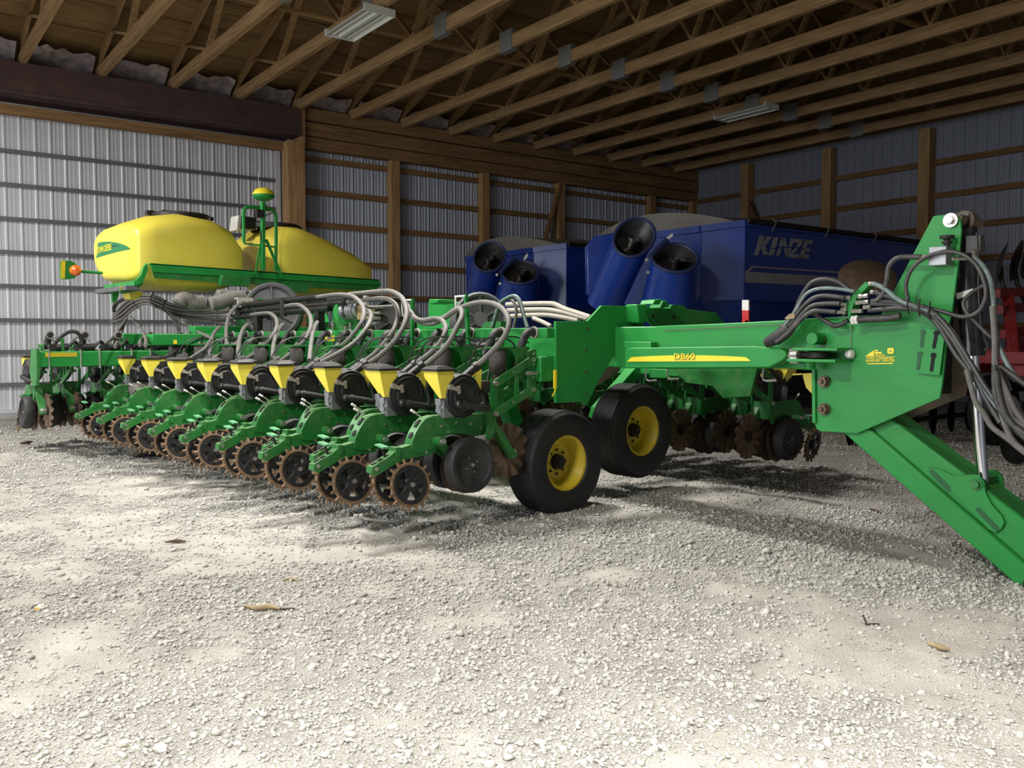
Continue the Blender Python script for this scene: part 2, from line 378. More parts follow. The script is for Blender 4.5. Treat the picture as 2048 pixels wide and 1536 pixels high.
# --- unlit fluorescent fixtures in view, and unseen lamps placed to shape the light
def fixture(x, y, label, lit=0, ln=1.30, wd=.50):
    t = link('light_fixture', None); t.location = WP(x, y, TZ-.115); t.rotation_euler.z = BROT
    tag(t, label, 'light fixture', 'fluorescent shop lights under the trusses')
    h = ln/2; q = wd/2
    MB().prism([(-q, -h, 0), (-q+.03, -h, .05), (-.05, -h, .11), (.05, -h, .11), (q-.03, -h, .05), (q, -h, 0), (q-.012, -h, 0), (q-.04, -h, .04), (.05, -h, .095), (-.05, -h, .095), (-q+.04, -h, .04), (-q+.012, -h, 0)], (0, 2*h, 0)).build('reflector', M['fixture'], t)
    MB().prism([(-.055, -h+.03, .10), (-.03, -h+.03, .0), (.03, -h+.03, .0), (.055, -h+.03, .10)], (0, ln-.06, 0)).build('ballast_cover', M['fixture'], t)
    for s in (-1, 1):
        MB().box(-q, q, s*h-.012, s*h+.012, -.005, .10).build('end_cap', M['fixture'], t)
        MB().cyl((s*.125, -h+.03, .035), (s*.125, h-.03, .035), .019, n=10).build('tube', M['white'] if not lit else lamp_mat(lit), t)
    return t
_lm = {}
def lamp_mat(k):
    if k not in _lm:
        m = bpy.data.materials.new('lit_tube'); m.use_nodes = True; b = m.node_tree.nodes['Principled BSDF']
        b.inputs['Emission Color'].default_value = (1, .93, .8, 1); b.inputs['Emission Strength'].default_value = k; _lm[k] = m
    return _lm[k]
fixture(6.06, 12.04, 'unlit white shop light under the trusses, upper left of centre, the nearer one')
fixture(14.85, 11.93, 'unlit white shop light high in the dark right half of the roof, the farther one', wd=.46)
LIT = [(-1.5, 12.0, 360, 180), (3.8, 7.0, 135, 112), (-3.0, 2.4, 370, 180), (.5, -.7, 220, 88)]
for i, (x, y, p, sp_) in enumerate(LIT):
    lf = MB().prism([(-.25, -.65, 0), (-.22, -.65, .05), (-.05, -.65, .11), (.05, -.65, .11), (.22, -.65, .05), (.25, -.65, 0)], (0, 1.3, 0)).build('unseen_lamp_shell', M['fixture'], ce); lf.location = (x, y, TZ-.13)  # reflector shell added over each unseen lamp
    area('unseen_lamp', WP(x, y, TZ-.16), (.45, 1.25), p, (1, .97, .92), None, sp_).rotation_euler.z = BROT

# ================================================================== ground
def vnoise(x, y, sc, seed):
    r = np.random.default_rng(seed); g = r.random((256, 256)); X = x*sc+31.7; Y = y*sc+17.3
    i = np.floor(X).astype(int); j = np.floor(Y).astype(int); u = X-i; v = Y-j; u = u*u*(3-2*u); v = v*v*(3-2*v)
    a = g[i % 256, j % 256]; b = g[(i+1) % 256, j % 256]; c = g[i % 256, (j+1) % 256]; d = g[(i+1) % 256, (j+1) % 256]
    return (a*(1-u)+b*u)*(1-v)+(c*(1-u)+d*u)*v
def gravel_mask(x, y):
    n = .40*vnoise(x, y, 1.1, 1)+.36*vnoise(x, y, 2.9, 2)+.24*vnoise(x, y, 8, 3)
    return np.clip((n-.33)/.20, 0, 1)
def height(x, y):
    g = gravel_mask(x, y)
    h = .030*(vnoise(x, y, .7, 4)-.5)+.028*(vnoise(x, y, 2.2, 5)-.5)+.020*(vnoise(x, y, 6.5, 6)-.5)+(.006+.006*g)*(vnoise(x, y, 22, 7)-.5)+.004*(vnoise(x, y, 60, 8)-.5)
    # old wheel ruts crossing the foreground
    u = x*.93-y*.36; v = x*.36+y*.93
    for c in (.25, 3.0):
        h += -.018*np.exp(-((v-c-1.2)/.30)**2)*(1+.5*np.sin(u*19))
    return h
def axis(lo, a, b, hi, st):
    out = list(np.arange(a, b, st)); s = st; p = a
    while p > lo: s *= 1.25; p -= s; out.insert(0, max(p, lo))
    s = st; p = out[-1]
    while p < hi: s *= 1.25; p += s; out.append(min(p, hi))
    return np.array(out)
gx = axis(-13, -1.6, 8.0, 26, .03); gy = axis(-11, .9, 8.5, 24, .03)
GX, GY = np.meshgrid(gx, gy, indexing='ij'); GZ = height(GX, GY); nx, ny = GX.shape
fade = np.clip((16-np.hypot(GX-3, GY-5))/6, .25, 1); GZ = GZ*fade
me = bpy.data.meshes.new('floor'); me.vertices.add(nx*ny)
me.vertices.foreach_set('co', np.stack([GX, GY, GZ], -1).astype(np.float32).ravel())
idx = np.arange(nx*ny).reshape(nx, ny); q = np.stack([idx[:-1, :-1], idx[1:, :-1], idx[1:, 1:], idx[:-1, 1:]], -1).reshape(-1, 4)
me.loops.add(q.size); me.loops.foreach_set('vertex_index', q.ravel()); me.polygons.add(len(q)); me.polygons.foreach_set('loop_start', np.arange(0, q.size, 4))
me.polygons.foreach_set('use_smooth', np.ones(len(q), bool)); me.update(calc_edges=True)
at_ = me.attributes.new('gravel', 'FLOAT', 'POINT'); at_.data.foreach_set('value', gravel_mask(GX, GY).astype(np.float32).ravel())
fm = bpy.data.materials.new('limestone_ground'); fm.use_nodes = True; N = fm.node_tree.nodes; L = fm.node_tree.links; b = N['Principled BSDF']
b.inputs['Roughness'].default_value = .93; b.inputs['Specular IOR Level'].default_value = .15
an = N.new('ShaderNodeAttribute'); an.attribute_name = 'gravel'; tc = N.new('ShaderNodeTexCoord')
n1 = N.new('ShaderNodeTexNoise'); n1.inputs['Scale'].default_value = 3; n1.inputs['Detail'].default_value = 8; L.new(tc.outputs['Object'], n1.inputs['Vector'])
n2 = N.new('ShaderNodeTexVoronoi'); n2.inputs['Scale'].default_value = 75; L.new(tc.outputs['Object'], n2.inputs['Vector'])
n4 = N.new('ShaderNodeTexNoise'); n4.inputs['Scale'].default_value = 140; n4.inputs['Detail'].default_value = 4; L.new(tc.outputs['Object'], n4.inputs['Vector'])
mA = N.new('ShaderNodeMix'); mA.data_type = 'RGBA'; mA.inputs[6].default_value = (.54, .51, .455, 1); mA.inputs[7].default_value = (.42, .405, .37, 1); L.new(an.outputs['Fac'], mA.inputs[0])
rr = N.new('ShaderNodeValToRGB'); rr.color_ramp.elements[0].color = (.55, .55, .55, 1); rr.color_ramp.elements[1].color = (1, 1, 1, 1); rr.color_ramp.elements[0].position = .25; rr.color_ramp.elements[1].position = .75; L.new(n1.outputs['Fac'], rr.inputs[0])
mB = N.new('ShaderNodeMix'); mB.data_type = 'RGBA'; mB.blend_type = 'MULTIPLY'; mB.inputs[0].default_value = .75; L.new(mA.outputs[2], mB.inputs[6]); L.new(rr.outputs[0], mB.inputs[7])
r2 = N.new('ShaderNodeMapRange'); r2.inputs[1].default_value = .3; r2.inputs[2].default_value = .7; r2.inputs[3].default_value = .72; r2.inputs[4].default_value = 1.2; L.new(n4.outputs['Fac'], r2.inputs[0])
cm = N.new('ShaderNodeCombineColor'); [L.new(r2.outputs[0], cm.inputs[i]) for i in range(3)]
mC = N.new('ShaderNodeMix'); mC.data_type = 'RGBA'; mC.blend_type = 'MULTIPLY'; mC.inputs[0].default_value = 1; L.new(mB.outputs[2], mC.inputs[6]); L.new(cm.outputs[0], mC.inputs[7])
L.new(mC.outputs[2], b.inputs['Base Color'])
bp = N.new('ShaderNodeBump'); bp.inputs['Distance'].default_value = .012; bp.inputs['Strength'].default_value = .8
mm = N.new('ShaderNodeMath'); mm.operation = 'MULTIPLY'; L.new(n2.outputs['Distance'], mm.inputs[0]); L.new(an.outputs['Fac'], mm.inputs[1])
ma = N.new('ShaderNodeMath'); ma.operation = 'SUBTRACT'; L.new(n4.outputs['Fac'], ma.inputs[0]); L.new(mm.outputs[0], ma.inputs[1]); L.new(ma.outputs[0], bp.inputs['Height']); L.new(bp.outputs[0], b.inputs['Normal'])
me.materials.append(fm)
floor = link('floor', me); floor['kind'] = 'structure'; floor['label'] = 'pale crushed limestone floor with dusty patches'
# loose stones
def stones(n):
    c_ = int(n*4.2); ang = RNG.uniform(-.74, .74, c_)+YAW; d = np.sqrt(RNG.uniform(1.7**2, 17.5**2, c_)); px = np.sin(ang)*d; py = np.cos(ang)*d
    g = gravel_mask(px, py); dens = (.12+.88*g)*np.clip((6.2/d)**1.6, 0, 1)*np.clip((17.5-d)/4, 0, 1)
    inside = (px*wyv[0]+py*wyv[1]) < YA-.35
    keep = (RNG.random(c_) < dens) & inside; px, py, d = px[keep], py[keep], d[keep]
    t = (1+5**.5)/2; ico = np.array([(-1,t,0),(1,t,0),(-1,-t,0),(1,-t,0),(0,-1,t),(0,1,t),(0,-1,-t),(0,1,-t),(t,0,-1),(t,0,1),(-t,0,-1),(-t,0,1)])/1.9
    tri = np.array([(0,11,5),(0,5,1),(0,1,7),(0,7,10),(0,10,11),(1,5,9),(5,11,4),(11,10,2),(10,7,6),(7,1,8),(3,9,4),(3,4,2),(3,2,6),(3,6,8),(3,8,9),(4,9,5),(2,4,11),(6,2,10),(8,6,7),(9,8,1)])
    octa = np.array([(1,0,0),(-1,0,0),(0,1,0),(0,-1,0),(0,0,1),(0,0,-1)], float); tro = np.array([(0,2,4),(2,1,4),(1,3,4),(3,0,4),(2,0,5),(1,2,5),(3,1,5),(0,3,5)])
    COs, FAs, TNs, off = [], [], [], 0
    for tv, tf, sel in ((ico, tri, d < 7.2), (octa, tro, d >= 7.2)):
        x_, y_, d_ = px[sel], py[sel], d[sel]; k = len(x_); m = len(tv)
        r = np.clip(.0055*np.exp(RNG.normal(0, .42, k)), .0028, .021)*(1+.06*np.clip(d_-4, 0, 12))
        var = tv[None]*(1+RNG.normal(0, .17, (24, m, 1)))
        v = var[RNG.integers(0, 24, k)]*np.stack([RNG.uniform(.8, 1.5, k), RNG.uniform(.7, 1.15, k), RNG.uniform(.55, .95, k)], -1)[:, None, :]
        a = RNG.uniform(0, 6.283, k); ca, sa = np.cos(a)[:, None], np.sin(a)[:, None]
        x = v[..., 0]*ca-v[..., 1]*sa; y = v[..., 0]*sa+v[..., 1]*ca; tl = RNG.normal(0, .3, (k, 1)); z = v[..., 2]+x*tl
        hz = height(x_, y_)*np.clip((16-np.hypot(x_-3, y_-5))/6, .25, 1)
        COs.append(np.stack([x*r[:, None]+x_[:, None], y*r[:, None]+y_[:, None], z*r[:, None]+(hz+r*.28)[:, None]], -1).reshape(-1, 3))
        FAs.append((tf[None]+m*np.arange(k)[:, None, None]).reshape(-1, 3)+off); off += k*m; TNs.append(np.repeat(RNG.random(k), m))
    co, fa = np.concatenate(COs), np.concatenate(FAs)
    me = bpy.data.meshes.new('gravel'); me.vertices.add(len(co)); me.vertices.foreach_set('co', co.astype(np.float32).ravel())
    me.loops.add(fa.size); me.loops.foreach_set('vertex_index', fa.ravel().astype(np.int32)); me.polygons.add(len(fa)); me.polygons.foreach_set('loop_start', np.arange(0, fa.size, 3))
    me.update(calc_edges=True)
    tn = me.attributes.new('tone', 'FLOAT', 'POINT'); tn.data.foreach_set('value', np.concatenate(TNs).astype(np.float32))
    m = bpy.data.materials.new('limestone_gravel'); m.use_nodes = True; N = m.node_tree.nodes; L = m.node_tree.links; b = N['Principled BSDF']; b.inputs['Roughness'].default_value = .9; b.inputs['Specular IOR Level'].default_value = .2
    an = N.new('ShaderNodeAttribute'); an.attribute_name = 'tone'; ra = N.new('ShaderNodeValToRGB'); e = ra.color_ramp.elements
    e[0].color = (.32, .31, .285, 1); e[1].color = (.54, .52, .48, 1); e.new(.25).color = (.41, .40, .37, 1); e.new(.8).color = (.48, .465, .425, 1)
    L.new(an.outputs['Fac'], ra.inputs[0]); L.new(ra.outputs[0], b.inputs['Base Color']); me.materials.append(m)
    o = link('gravel', me); tag(o, 'loose pale limestone gravel scattered over the floor', 'gravel', kind='stuff')
stones(170000)
# ================================================================== the planter
PL = link('planter', None)
tag(PL, 'green folded row-crop planter with yellow tanks and rows of planting units', 'planter')
def P_(mb, name, mats, sharp=38, bevel=0, label=None):
    o = mb.build(name, mats, PL, sharp, bevel)
    if label: o['label'] = label
    return o
G, GR = M['green'], M['green_row']
def xz(pts, y): return [(x, y, z) for x, z in pts]

def spiked_wheel():
    mb = MB(); mb.m = 0
    mb.lathe([(.134, -.012), (.150, -.012), (.153, 0), (.150, .012), (.134, .012)], (0, 0, 0), (0, 1, 0), 30, True)
    for i in range(18):
        a = 2*math.pi*i/18; c = Vector((math.cos(a), 0, math.sin(a))); s = .014*(1 if i % 2 else -1)
        mb.cyl(c*.142, c*.182+Vector((0, s*.4, 0)), .0135, .0085, 6)
    mb.m = 1
    mb.lathe([(.104, -.008), (.136, -.008), (.136, .008), (.104, .008)], (0, 0, 0), (0, 1, 0), 30, True)
    mb.cyl((0, -.028, 0), (0, .02, 0), .046, n=16)
    for i in range(5):
        a = 2*math.pi*i/5+.3; c = Vector((math.cos(a), 0, math.sin(a))); t = Vector((-math.sin(a), 0, math.cos(a)))
        mb.prism([c*.03+t*.018, c*.115+t*.034, c*.115-t*.034, c*.03-t*.018], (0, .012, 0))
    mb.m = 2; mb.cyl((0, -.04, 0), (0, -.025, 0), .016, n=8)
    return mb.mesh('closing_wheel', [M['bronze'], M['black'], M['steel']])
def gauge():
    mb = MB()
    mb.lathe([(0, -.034), (.018, -.034), (.02, -.028), (.06, -.026), (.115, -.030), (.146, -.042), (.150, -.052), (.168, -.058), (.186, -.054), (.196, -.040), (.199, 0), (.196, .040), (.186, .054), (.15, .056), (.14, .03), (0, .03)], (0, 0, 0), (0, 1, 0), 34)
    mb.m = 1; mb.cyl((0, -.046, 0), (0, -.03, 0), .013, n=8)
    for i in range(4):
        a = i*1.57+.4; mb.cyl((.055*math.cos(a), -.032, .055*math.sin(a)), (.055*math.cos(a), -.026, .055*math.sin(a)), .006, n=6)
    return mb.mesh('gauge_wheel', [M['rubber'], M['steel']])
def fluted():
    mb = MB(); n = 78; rs = [.03, .10, .125, .165, .200, .209]; vs = []
    for i in range(n):
        a = 2*math.pi*i/n
        for r in rs:
            k = max(0, (r-.11)/.1); y = .016*math.sin(13*a)*k
            rr = r*(1+(.02*math.sin(13*a+1.2) if r > .19 else 0)); vs.append((rr*math.cos(a), y, rr*math.sin(a)))
    m = len(rs); mb.add(vs, [(i*m+k, ((i+1) % n)*m+k, ((i+1) % n)*m+k+1, i*m+k+1) for i in range(n) for k in range(m-1)])
    mb.add([(x, y+.004, z) for x, y, z in vs], [(i*m+k+1, ((i+1) % n)*m+k+1, ((i+1) % n)*m+k, i*m+k) for i in range(n) for k in range(m-1)])
    mb.m = 1; mb.cyl((0, -.02, 0), (0, .02, 0), .055, n=12); mb.m = 2; mb.cyl((0, -.05, 0), (0, -.02, 0), .018, n=10)
    for i in range(4):
        a = i*1.571; mb.cyl((.04*math.cos(a), -.028, .04*math.sin(a)), (.04*math.cos(a), -.02, .04*math.sin(a)), .008, n=6)
    return mb.mesh('fluted_coulter', [M['coulter'], M['dark'], M['steel']], 60)
_sw, _gw, _fc = spiked_wheel(), gauge(), fluted()
_od = MB().lathe([(.03, -.002), (.19, -.001), (.19, .001), (.03, .002)], (0, 0, 0), (0, 1, 0), 32, True).mesh('opener_disc', M['coulter'])

def make_unit(ext):
    """one planting unit; x forwards from the closing wheels, z above ground; ext: how far the toolbar lies beyond the front mount"""
    fr = MB()
    fr.prism(xz([(.045,.628),(.055,.69),(.085,.75),(.13,.81),(.175,.842),(.24,.856),(.42,.853),(.60,.848),(.73,.84),(.745,.78),(.70,.69),(.60,.685),(.50,.715),(.40,.72),(.32,.70),(.25,.645),(.17,.61),(.10,.61)], -.045), (0, .09, 0))
    fr.m = 1                                        # slots and cut-outs in the rear face
    def rear(xc, zc, hx, hz, hy, ang):
        c, s = math.cos(ang), math.sin(ang); q = [(-hx, -hz), (hx, -hz), (hx, hz), (-hx, hz)]
        fr.prism([(xc+c*a-s*b_, -hy, zc+s*a+c*b_) for a, b_ in q], (0, 2*hy, 0))
    rear(.075, .728, .006, .022, .014, R(-33)); rear(.128, .806, .006, .030, .013, R(-42)); rear(.128, .806, .0065, .012, .020, R(-42)); rear(.075, .728, .0065, .012, .019, R(-33))
    fr.m = 2
    for x, z in ((.17, .607), (.30, .78), (.43, .80), (.56, .78), (.66, .74), (.36, .735)): fr.cyl((x, -.052, z), (x, -.045, z), .010, n=8)
    fr.m = 0
    for y in (-.10, .082):
        fr.prism(xz([(.725,1.10),(.775,1.09),(.775,.87),(.75,.70),(.70,.65),(.672,.68),(.70,.83),(.715,.9)], y), (0, .018, 0))
    fr.box(.705, .76, -.085, .085, .70, .86)
    u = fr.build('row_unit', [GR, M['hole'], M['steel']])
    def sub(mb, name, mats, sharp=38):
        return mb.build(name, mats, u, sharp)
    # closing arm with handle
    ca = MB(); ca.prism(xz([(-.268,.505),(-.262,.545),(-.11,.612),(-.065,.648),(.05,.668),(.22,.672),(.275,.635),(.225,.585),(.05,.578),(-.08,.548),(-.235,.482)], -.036), (0, .072, 0))
    ca.box(-.08, -.045, -.045, .045, .60, .66)
    ca.m = 1
    for i in range(3): ca.bar((-.245+.05*i, 0, .5545+.0215*i), (-.215+.05*i, 0, .5675+.0215*i), .030, .006)
    ca.m = 2; ca.cyl((-.235, -.03, .53), (-.235, -.044, .53), .014, n=8)
    sub(ca, 'closing_arm', [GR, M['hole'], M['steel']])
    hd = MB(); hd.bar((-.125, 0, .56), (-.165, 0, .665), .016, .012); hd.m = 1; hd.bar((-.170, -.060, .668), (-.165, .050, .680), .046, .012)
    sub(hd, 'depth_handle', [M['dark'], M['grip']])
    lv = MB(); lv.cyl((.16, 0, .85), (.105, 0, .885), .006, n=6); lv.m = 1; lv.cyl((.105, 0, .885), (.075, 0, .903), .010, n=6)
    sub(lv, 'lever', [M['steel'], M['white']])
    for s in (-1, 1):
        c = link('closing_wheel', _sw, u); c.location = ((0 if s < 0 else -.035), s*.092, .404); c.rotation_euler = (R(10*s), 0, R(4*s)+ (math.pi if s > 0 else 0))
        g = link('gauge_wheel', _gw, u); g.location = (.49, s*.125, .498); g.rotation_euler = (R(3*s), 0, R(2*s)+(math.pi if s > 0 else 0))
        o = link('opener_disc', _od, u); o.location = (.535, s*.035, .468); o.rotation_euler = (R(3*s), 0, R(4*s))
        gp = MB(); gp.cyl((.25, s*.045, .684), (.25, s*.12, .684), .031, n=12); gp.bar((.26, s*.065, .67), (.47, s*.065, .51), .03, .05); gp.m = 1; gp.cyl((.25, s*.12, .684), (.25, s*.145, .684), .020, n=10)
        sub(gp, 'gauge_arm', [GR, M['steel']])
        for a, b_ in (((.745, 1.068), (1.115, 1.236)), ((.745, .848), (1.115, 1.010))):
            pa = MB(); y = s*.118; pa.bar((a[0], y, a[1]), (b_[0], y, b_[1]), .012, .058)
            pa.m = 1
            for q in (a, b_): pa.cyl((q[0], y-.016, q[1]), (q[0], y+.016, q[1]), .019, n=10)
            pa.cyl((a[0]+.17, y-.01, a[1]+.077), (a[0]+.17, y+.01, a[1]+.077), .010, n=8)
            sub(pa, 'parallel_arm', [GR, M['steel']])
    pt = MB(); pt.bar((.955, -.112, .94), (.955, -.112, 1.165), .014, .035, (1, 0, 0)); pt.bar((.80, -.03, 1.0), (.96, -.03, 1.0), .05, .03)
    sub(pt, 'arm_tie', GR)
    mt = MB()
    for y in (-.115, .095): mt.prism(xz([(1.075,1.30),(1.155,1.32),(1.155,.97),(1.09,.97),(1.075,1.03)], y), (0, .02, 0))
    mt.box(1.14, 1.158+ext, -.11, .11, 1.06, 1.262); mt.m = 1; mt.cyl((1.02, -.15, 1.135), (1.13, -.15, 1.135), .014, n=8)
    for z in (1.0, 1.1, 1.2, 1.28): mt.cyl((1.125, -.122, z), (1.125, -.115, z), .011, n=8)
    sub(mt, 'mount_bracket', [GR, M['steel']])
    # hopper and lid
    hp = MB(); y0, y1 = -.105, .055; x0, x1 = .222, .372
    rim_ = [(.224,1.168),(.370,1.168),(.360,1.06),(.306,.980),(.262,.980),(.229,1.12)]; yb_ = [y1, y1, y1-.06, y0+.03, y0+.03, y1-.004]
    hp.add([(x, y0, z) for x, z in rim_]+[(x, yy, z) for (x, z), yy in zip(rim_, yb_)], [(5,4,3,2,1,0),(6,7,8,9,10,11)]+[(k, (k+1) % 6, (k+1) % 6+6, k+6) for k in range(6)])
    sub(hp, 'hopper', M['yellow'], 30)
    ld = MB(); ld.box(x0-.014, x1+.012, y0-.012, y1+.012, 1.166, 1.182)
    ld.add([(x0-.01,y0-.008,1.182),(x1+.006,y0-.008,1.182),(x1+.006,y1+.008,1.182),(x0-.01,y1+.008,1.182),(x0+.014,y0+.012,1.200),(x1-.05,y0+.012,1.204),(x1-.05,y1-.012,1.204),(x0+.014,y1-.012,1.200)],
           [(4,5,6,7),(0,1,5,4),(1,2,6,5),(2,3,7,6),(3,0,4,7)])
    sub(ld, 'hopper_lid', M['black'], 30)
    # seed meter
    me_ = MB(); me_.lathe([(0,.112),(.085,.112),(.092,.106),(.118,.104),(.121,.112),(.128,.112),(.131,.098),(.142,.096),(.145,.102),(.151,.102),(.157,.09),(.158,.0),(0,.0)], (.453, -.012, .990), (0, -1, 0), 40)
    me_.prism(xz([(.545,.885),(.60,.93),(.612,.99),(.56,1.0),(.545,.975),(.515,.955)], -.112), (0, -.014, 0))
    me_.cyl((.386, -.118, .932), (.386, -.145, .932), .030, .022, 12); me_.lathe([(.0,-.031),(.022,-.022),(.031,0),(.022,.022),(0,.031)], (.386, -.138, .932), (0, 0, 1), 12)
    sub(me_, 'seed_meter', M['black'])
    vh = MB(); vh.tube([(.386,-.137,.930),(.46,-.145,.924),(.56,-.142,.905),(.65,-.12,.888),(.715,-.06,.90),(.73,-.01,.98),(.75,0,1.06)], .026, 10, 4); vh.cyl((.425,-.141,.928), (.447,-.143,.926), .031, n=12)
    sub(vh, 'vacuum_hose', M['rubber'])
    la = MB(); la.bar((.314, -.118, 1.060), (.392, -.128, 1.034), .026, .025); la.bar((.386, -.128, 1.062), (.394, -.128, 1.008), .030, .018); la.cyl((.328, -.09, 1.056), (.328, -.135, 1.056), .020, n=8)
    sub(la, 'latch', M['latch'])
    mh = MB(); mh.prism(xz([(.296,.965),(.318,.99),(.352,.99),(.392,.845),(.302,.838),(.292,.90)], -.085), (0, .08, 0))
    mh.box(.276, .30, -.07, -.01, .93, .972); mh.box(.272, .30, -.075, -.02, .876, .905); mh.box(.282, .30, -.05, -.01, .905, .93)
    sub(mh, 'meter_housing', M['alu'])
    ds = MB(); ds.cyl((.47, -.03, 1.085), (.63, -.03, 1.188), .031, n=12); ds.cyl((.615, -.03, 1.178), (.648, -.03, 1.199), .038, n=12)
    sub(ds, 'delivery_tube', M['black'])
    yb = MB(); yb.prism([(.565,-.062,1.118),(.655,-.062,1.172),(.655,-.062,1.162),(.578,-.062,1.116)], (0, .05, 0)); yb.prism([(.645,-.064,1.165),(.657,-.064,1.17),(.652,-.064,1.03),(.638,-.064,1.02),(.60,-.064,1.115)], (0, .006, 0))
    sub(yb, 'tube_bracket', M['yellow'])
    bx_ = MB(); bx_.box(.66, .74, -.085, .03, 1.0, 1.085); sub(bx_, 'sensor_box', M['black'])
    # air spring and its bracket
    sp = MB(); sp.lathe([(0,-.02),(.048,-.02),(.060,-.005),(.064,.04),(.065,.11),(.061,.15),(.053,.163),(0,.163)], (.86, -.01, 1.155), (0, 0, 1), 20)
    sp.tube([(.86,-.01,1.17),(.83,-.02,1.10),(.80,-.02,1.06),(.77,-.01,1.05)], .028, 8, 3)
    sub(sp, 'air_spring', M['airbag'])
    sb = MB(); sb.box(.785, .99, -.075, .065, 1.320, 1.333)
    for y in (-.075, .058): sb.prism(xz([(.93,1.333),(1.12,1.333),(1.12,1.12),(1.07,1.06),(1.03,1.09),(1.0,1.20),(.97,1.28)], y), (0, .008, 0))
    sb.m = 1
    sb.cyl((.86, -.01, 1.333), (.86, -.01, 1.358), .014, n=6); sb.box(.845, .875, -.025, .005, 1.333, 1.343)
    sub(sb, 'spring_bracket', [GR, M['steel']])
    e2 = ext
    eh = MB(); eh.tube([(1.235+e2,-.03,1.437),(1.175+e2,-.03,1.450),(1.125+e2,-.03,1.42),(1.095+e2,-.02,1.35),(1.08+e2*.85,-.01,1.26),(1.06+e2*.6,0,1.16)], .032, 10, 4); sub(eh, 'elbow_hose', M['rubber'])
    rg = MB(); rg.lathe([(.034,-.006),(.048,-.006),(.048,.006),(.034,.006)], (1.21+e2, -.03, 1.440), (1, 0, 0), 16, True); sub(rg, 'hose_ring', M['hose_pale'])
    cb = MB(); cb.bar((.735, -.055, .80), (.965, -.055, .505), .045, .075, (0, 1, 0)); cb.m = 1
    cb.cyl((.95, -.09, .545), (.95, -.04, .545), .026, n=12); cb.cyl((.90, -.085, .60), (.90, -.078, .60), .016, n=8)
    sub(cb, 'coulter_bracket', [GR, M['steel']])
    c = link('fluted_coulter', _fc, u); c.location = (.955, -.01, .545)
    wi = MB(); wi.tube([(.60,.02,1.20),(.72,.03,1.36),(.9,.04,1.41),(1.05,.05,1.37),(1.12,.06,1.30)], .007, 5, 4); wi.tube([(.74,-.03,1.08),(.9,.06,1.36),(1.1,.08,1.41),(1.25,.07,1.36)], .006, 5, 4)
    sub(wi, 'wire', M['black'])
    u.parent = PL
    return u
M['grip'] = mat('pale_green_grip', (.12, .34, .17), .45, 0, .1, 12); M['latch'] = mat('dusty_latch', (.27, .245, .205), .7, 0, .2, 30)
uf, ur = make_unit(.0), make_unit(.216)
def put(proto, first, loc, rz, label=None):
    o = proto if first else copy_tree(proto, PL); o.location = loc; o.rotation_euler.z = rz
    return o
for k in range(8):
    put(uf, k == 0, (3.425, 4.91+.762*k, 0), 0); put(ur, k == 0, (3.209, 5.29+.762*k, 0), 0)
for k in range(6):
    put(uf, False, (7.92, 4.47+.762*k, -.05), math.pi); put(ur, False, (8.136, 4.85+.762*k, -.05), math.pi)
for k in range(4):
    put(uf, False, (2.86+.762*k, 12.345, 0), R(-90)); put(ur, False, (3.24+.762*k, 12.561, 0), R(-90))

# --- toolbars and wing frames
def ubolt(mb, p, axis):                                # U-bolt round a 7 inch bar
    pass
P_(MB().box(4.58, 4.77, 4.745, 10.98, 1.068, 1.260), 'wing_toolbar', G, bevel=.012)
P_(MB().box(6.58, 6.77, 4.30, 10.98, 1.05, 1.242), 'wing_toolbar', G, bevel=.012)
P_(MB().box(2.66, 8.45, 11.0, 11.19, 1.070, 1.248), 'centre_toolbar', G, bevel=.012)
P_(MB().box(4.645, 4.74, 4.745, 10.9, 1.398, 1.476), 'vacuum_tube', G, bevel=.006)
P_(MB().box(6.60, 6.69, 4.5, 10.9, 1.38, 1.458), 'vacuum_tube', G, bevel=.006)
for x in (2.78, 3.12, 3.33, 3.70, 3.92, 4.28, 4.50):    # U-bolts on the centre bar
    mb = MB(); 
    mb.tube([(x, 11.2, 1.26), (x, 11.0, 1.262), (x, 10.99, 1.25), (x, 10.988, 1.16), (x, 10.99, 1.065), (x, 11.0, 1.055), (x, 11.2, 1.055)], .009, 6, 2); P_(mb, 'u_bolt', M['steel'])
P_(MB().box(2.74, 3.08, 10.992, 10.998, 1.185, 1.235), 'reflector_strip', M['yellow_paint'])
for x in (2.69,):                                     # end plate and top clutter of the centre bar
    P_(MB().prism([(2.645, 10.97, 1.28), (2.645, 11.2, 1.28), (2.645, 11.3, 1.0), (2.645, 11.2, .85), (2.645, 11.02, .86), (2.645, 10.97, 1.05)], (.03, 0, 0)), 'bar_end_plate', GR)
for i in range(7):
    x = 2.85+.29*i; mb = MB(); mb.cyl((x, 11.08, 1.29), (x+.16, 11.10, 1.30), .036, .042, 10); mb.tube([(x+.16, 11.1, 1.30), (x+.24, 11.12, 1.36), (x+.30, 11.16, 1.30)], .018, 6, 4); mb.box(x-.05, x+.02, 11.04, 11.12, 1.25, 1.33)
    P_(mb, 'manifold_fitting', M['black'])
P_(MB().box(2.93, 2.96, 11.05, 11.08, 1.25, 1.40), 'post', GR)
P_(MB().box(3.75, 8.0, 11.45, 11.60, 1.30, 1.46).box(4.3, 6.8, 10.55, 10.75, 1.36, 1.55), 'frame_tube', G, bevel=.01)
P_(MB().prism([at(*q, Y=10.3) for q in ((305, 668), (560, 666), (562, 690), (305, 691))], (0, .22, 0)), 'hinge_tube', G, bevel=.01)
P_(MB().prism([at(*q, Y=10.29) for q in ((347, 680), (354, 680), (354, 688), (347, 688))], (0, .006, 0)), 'marker_sticker', M['decal_yellow'])

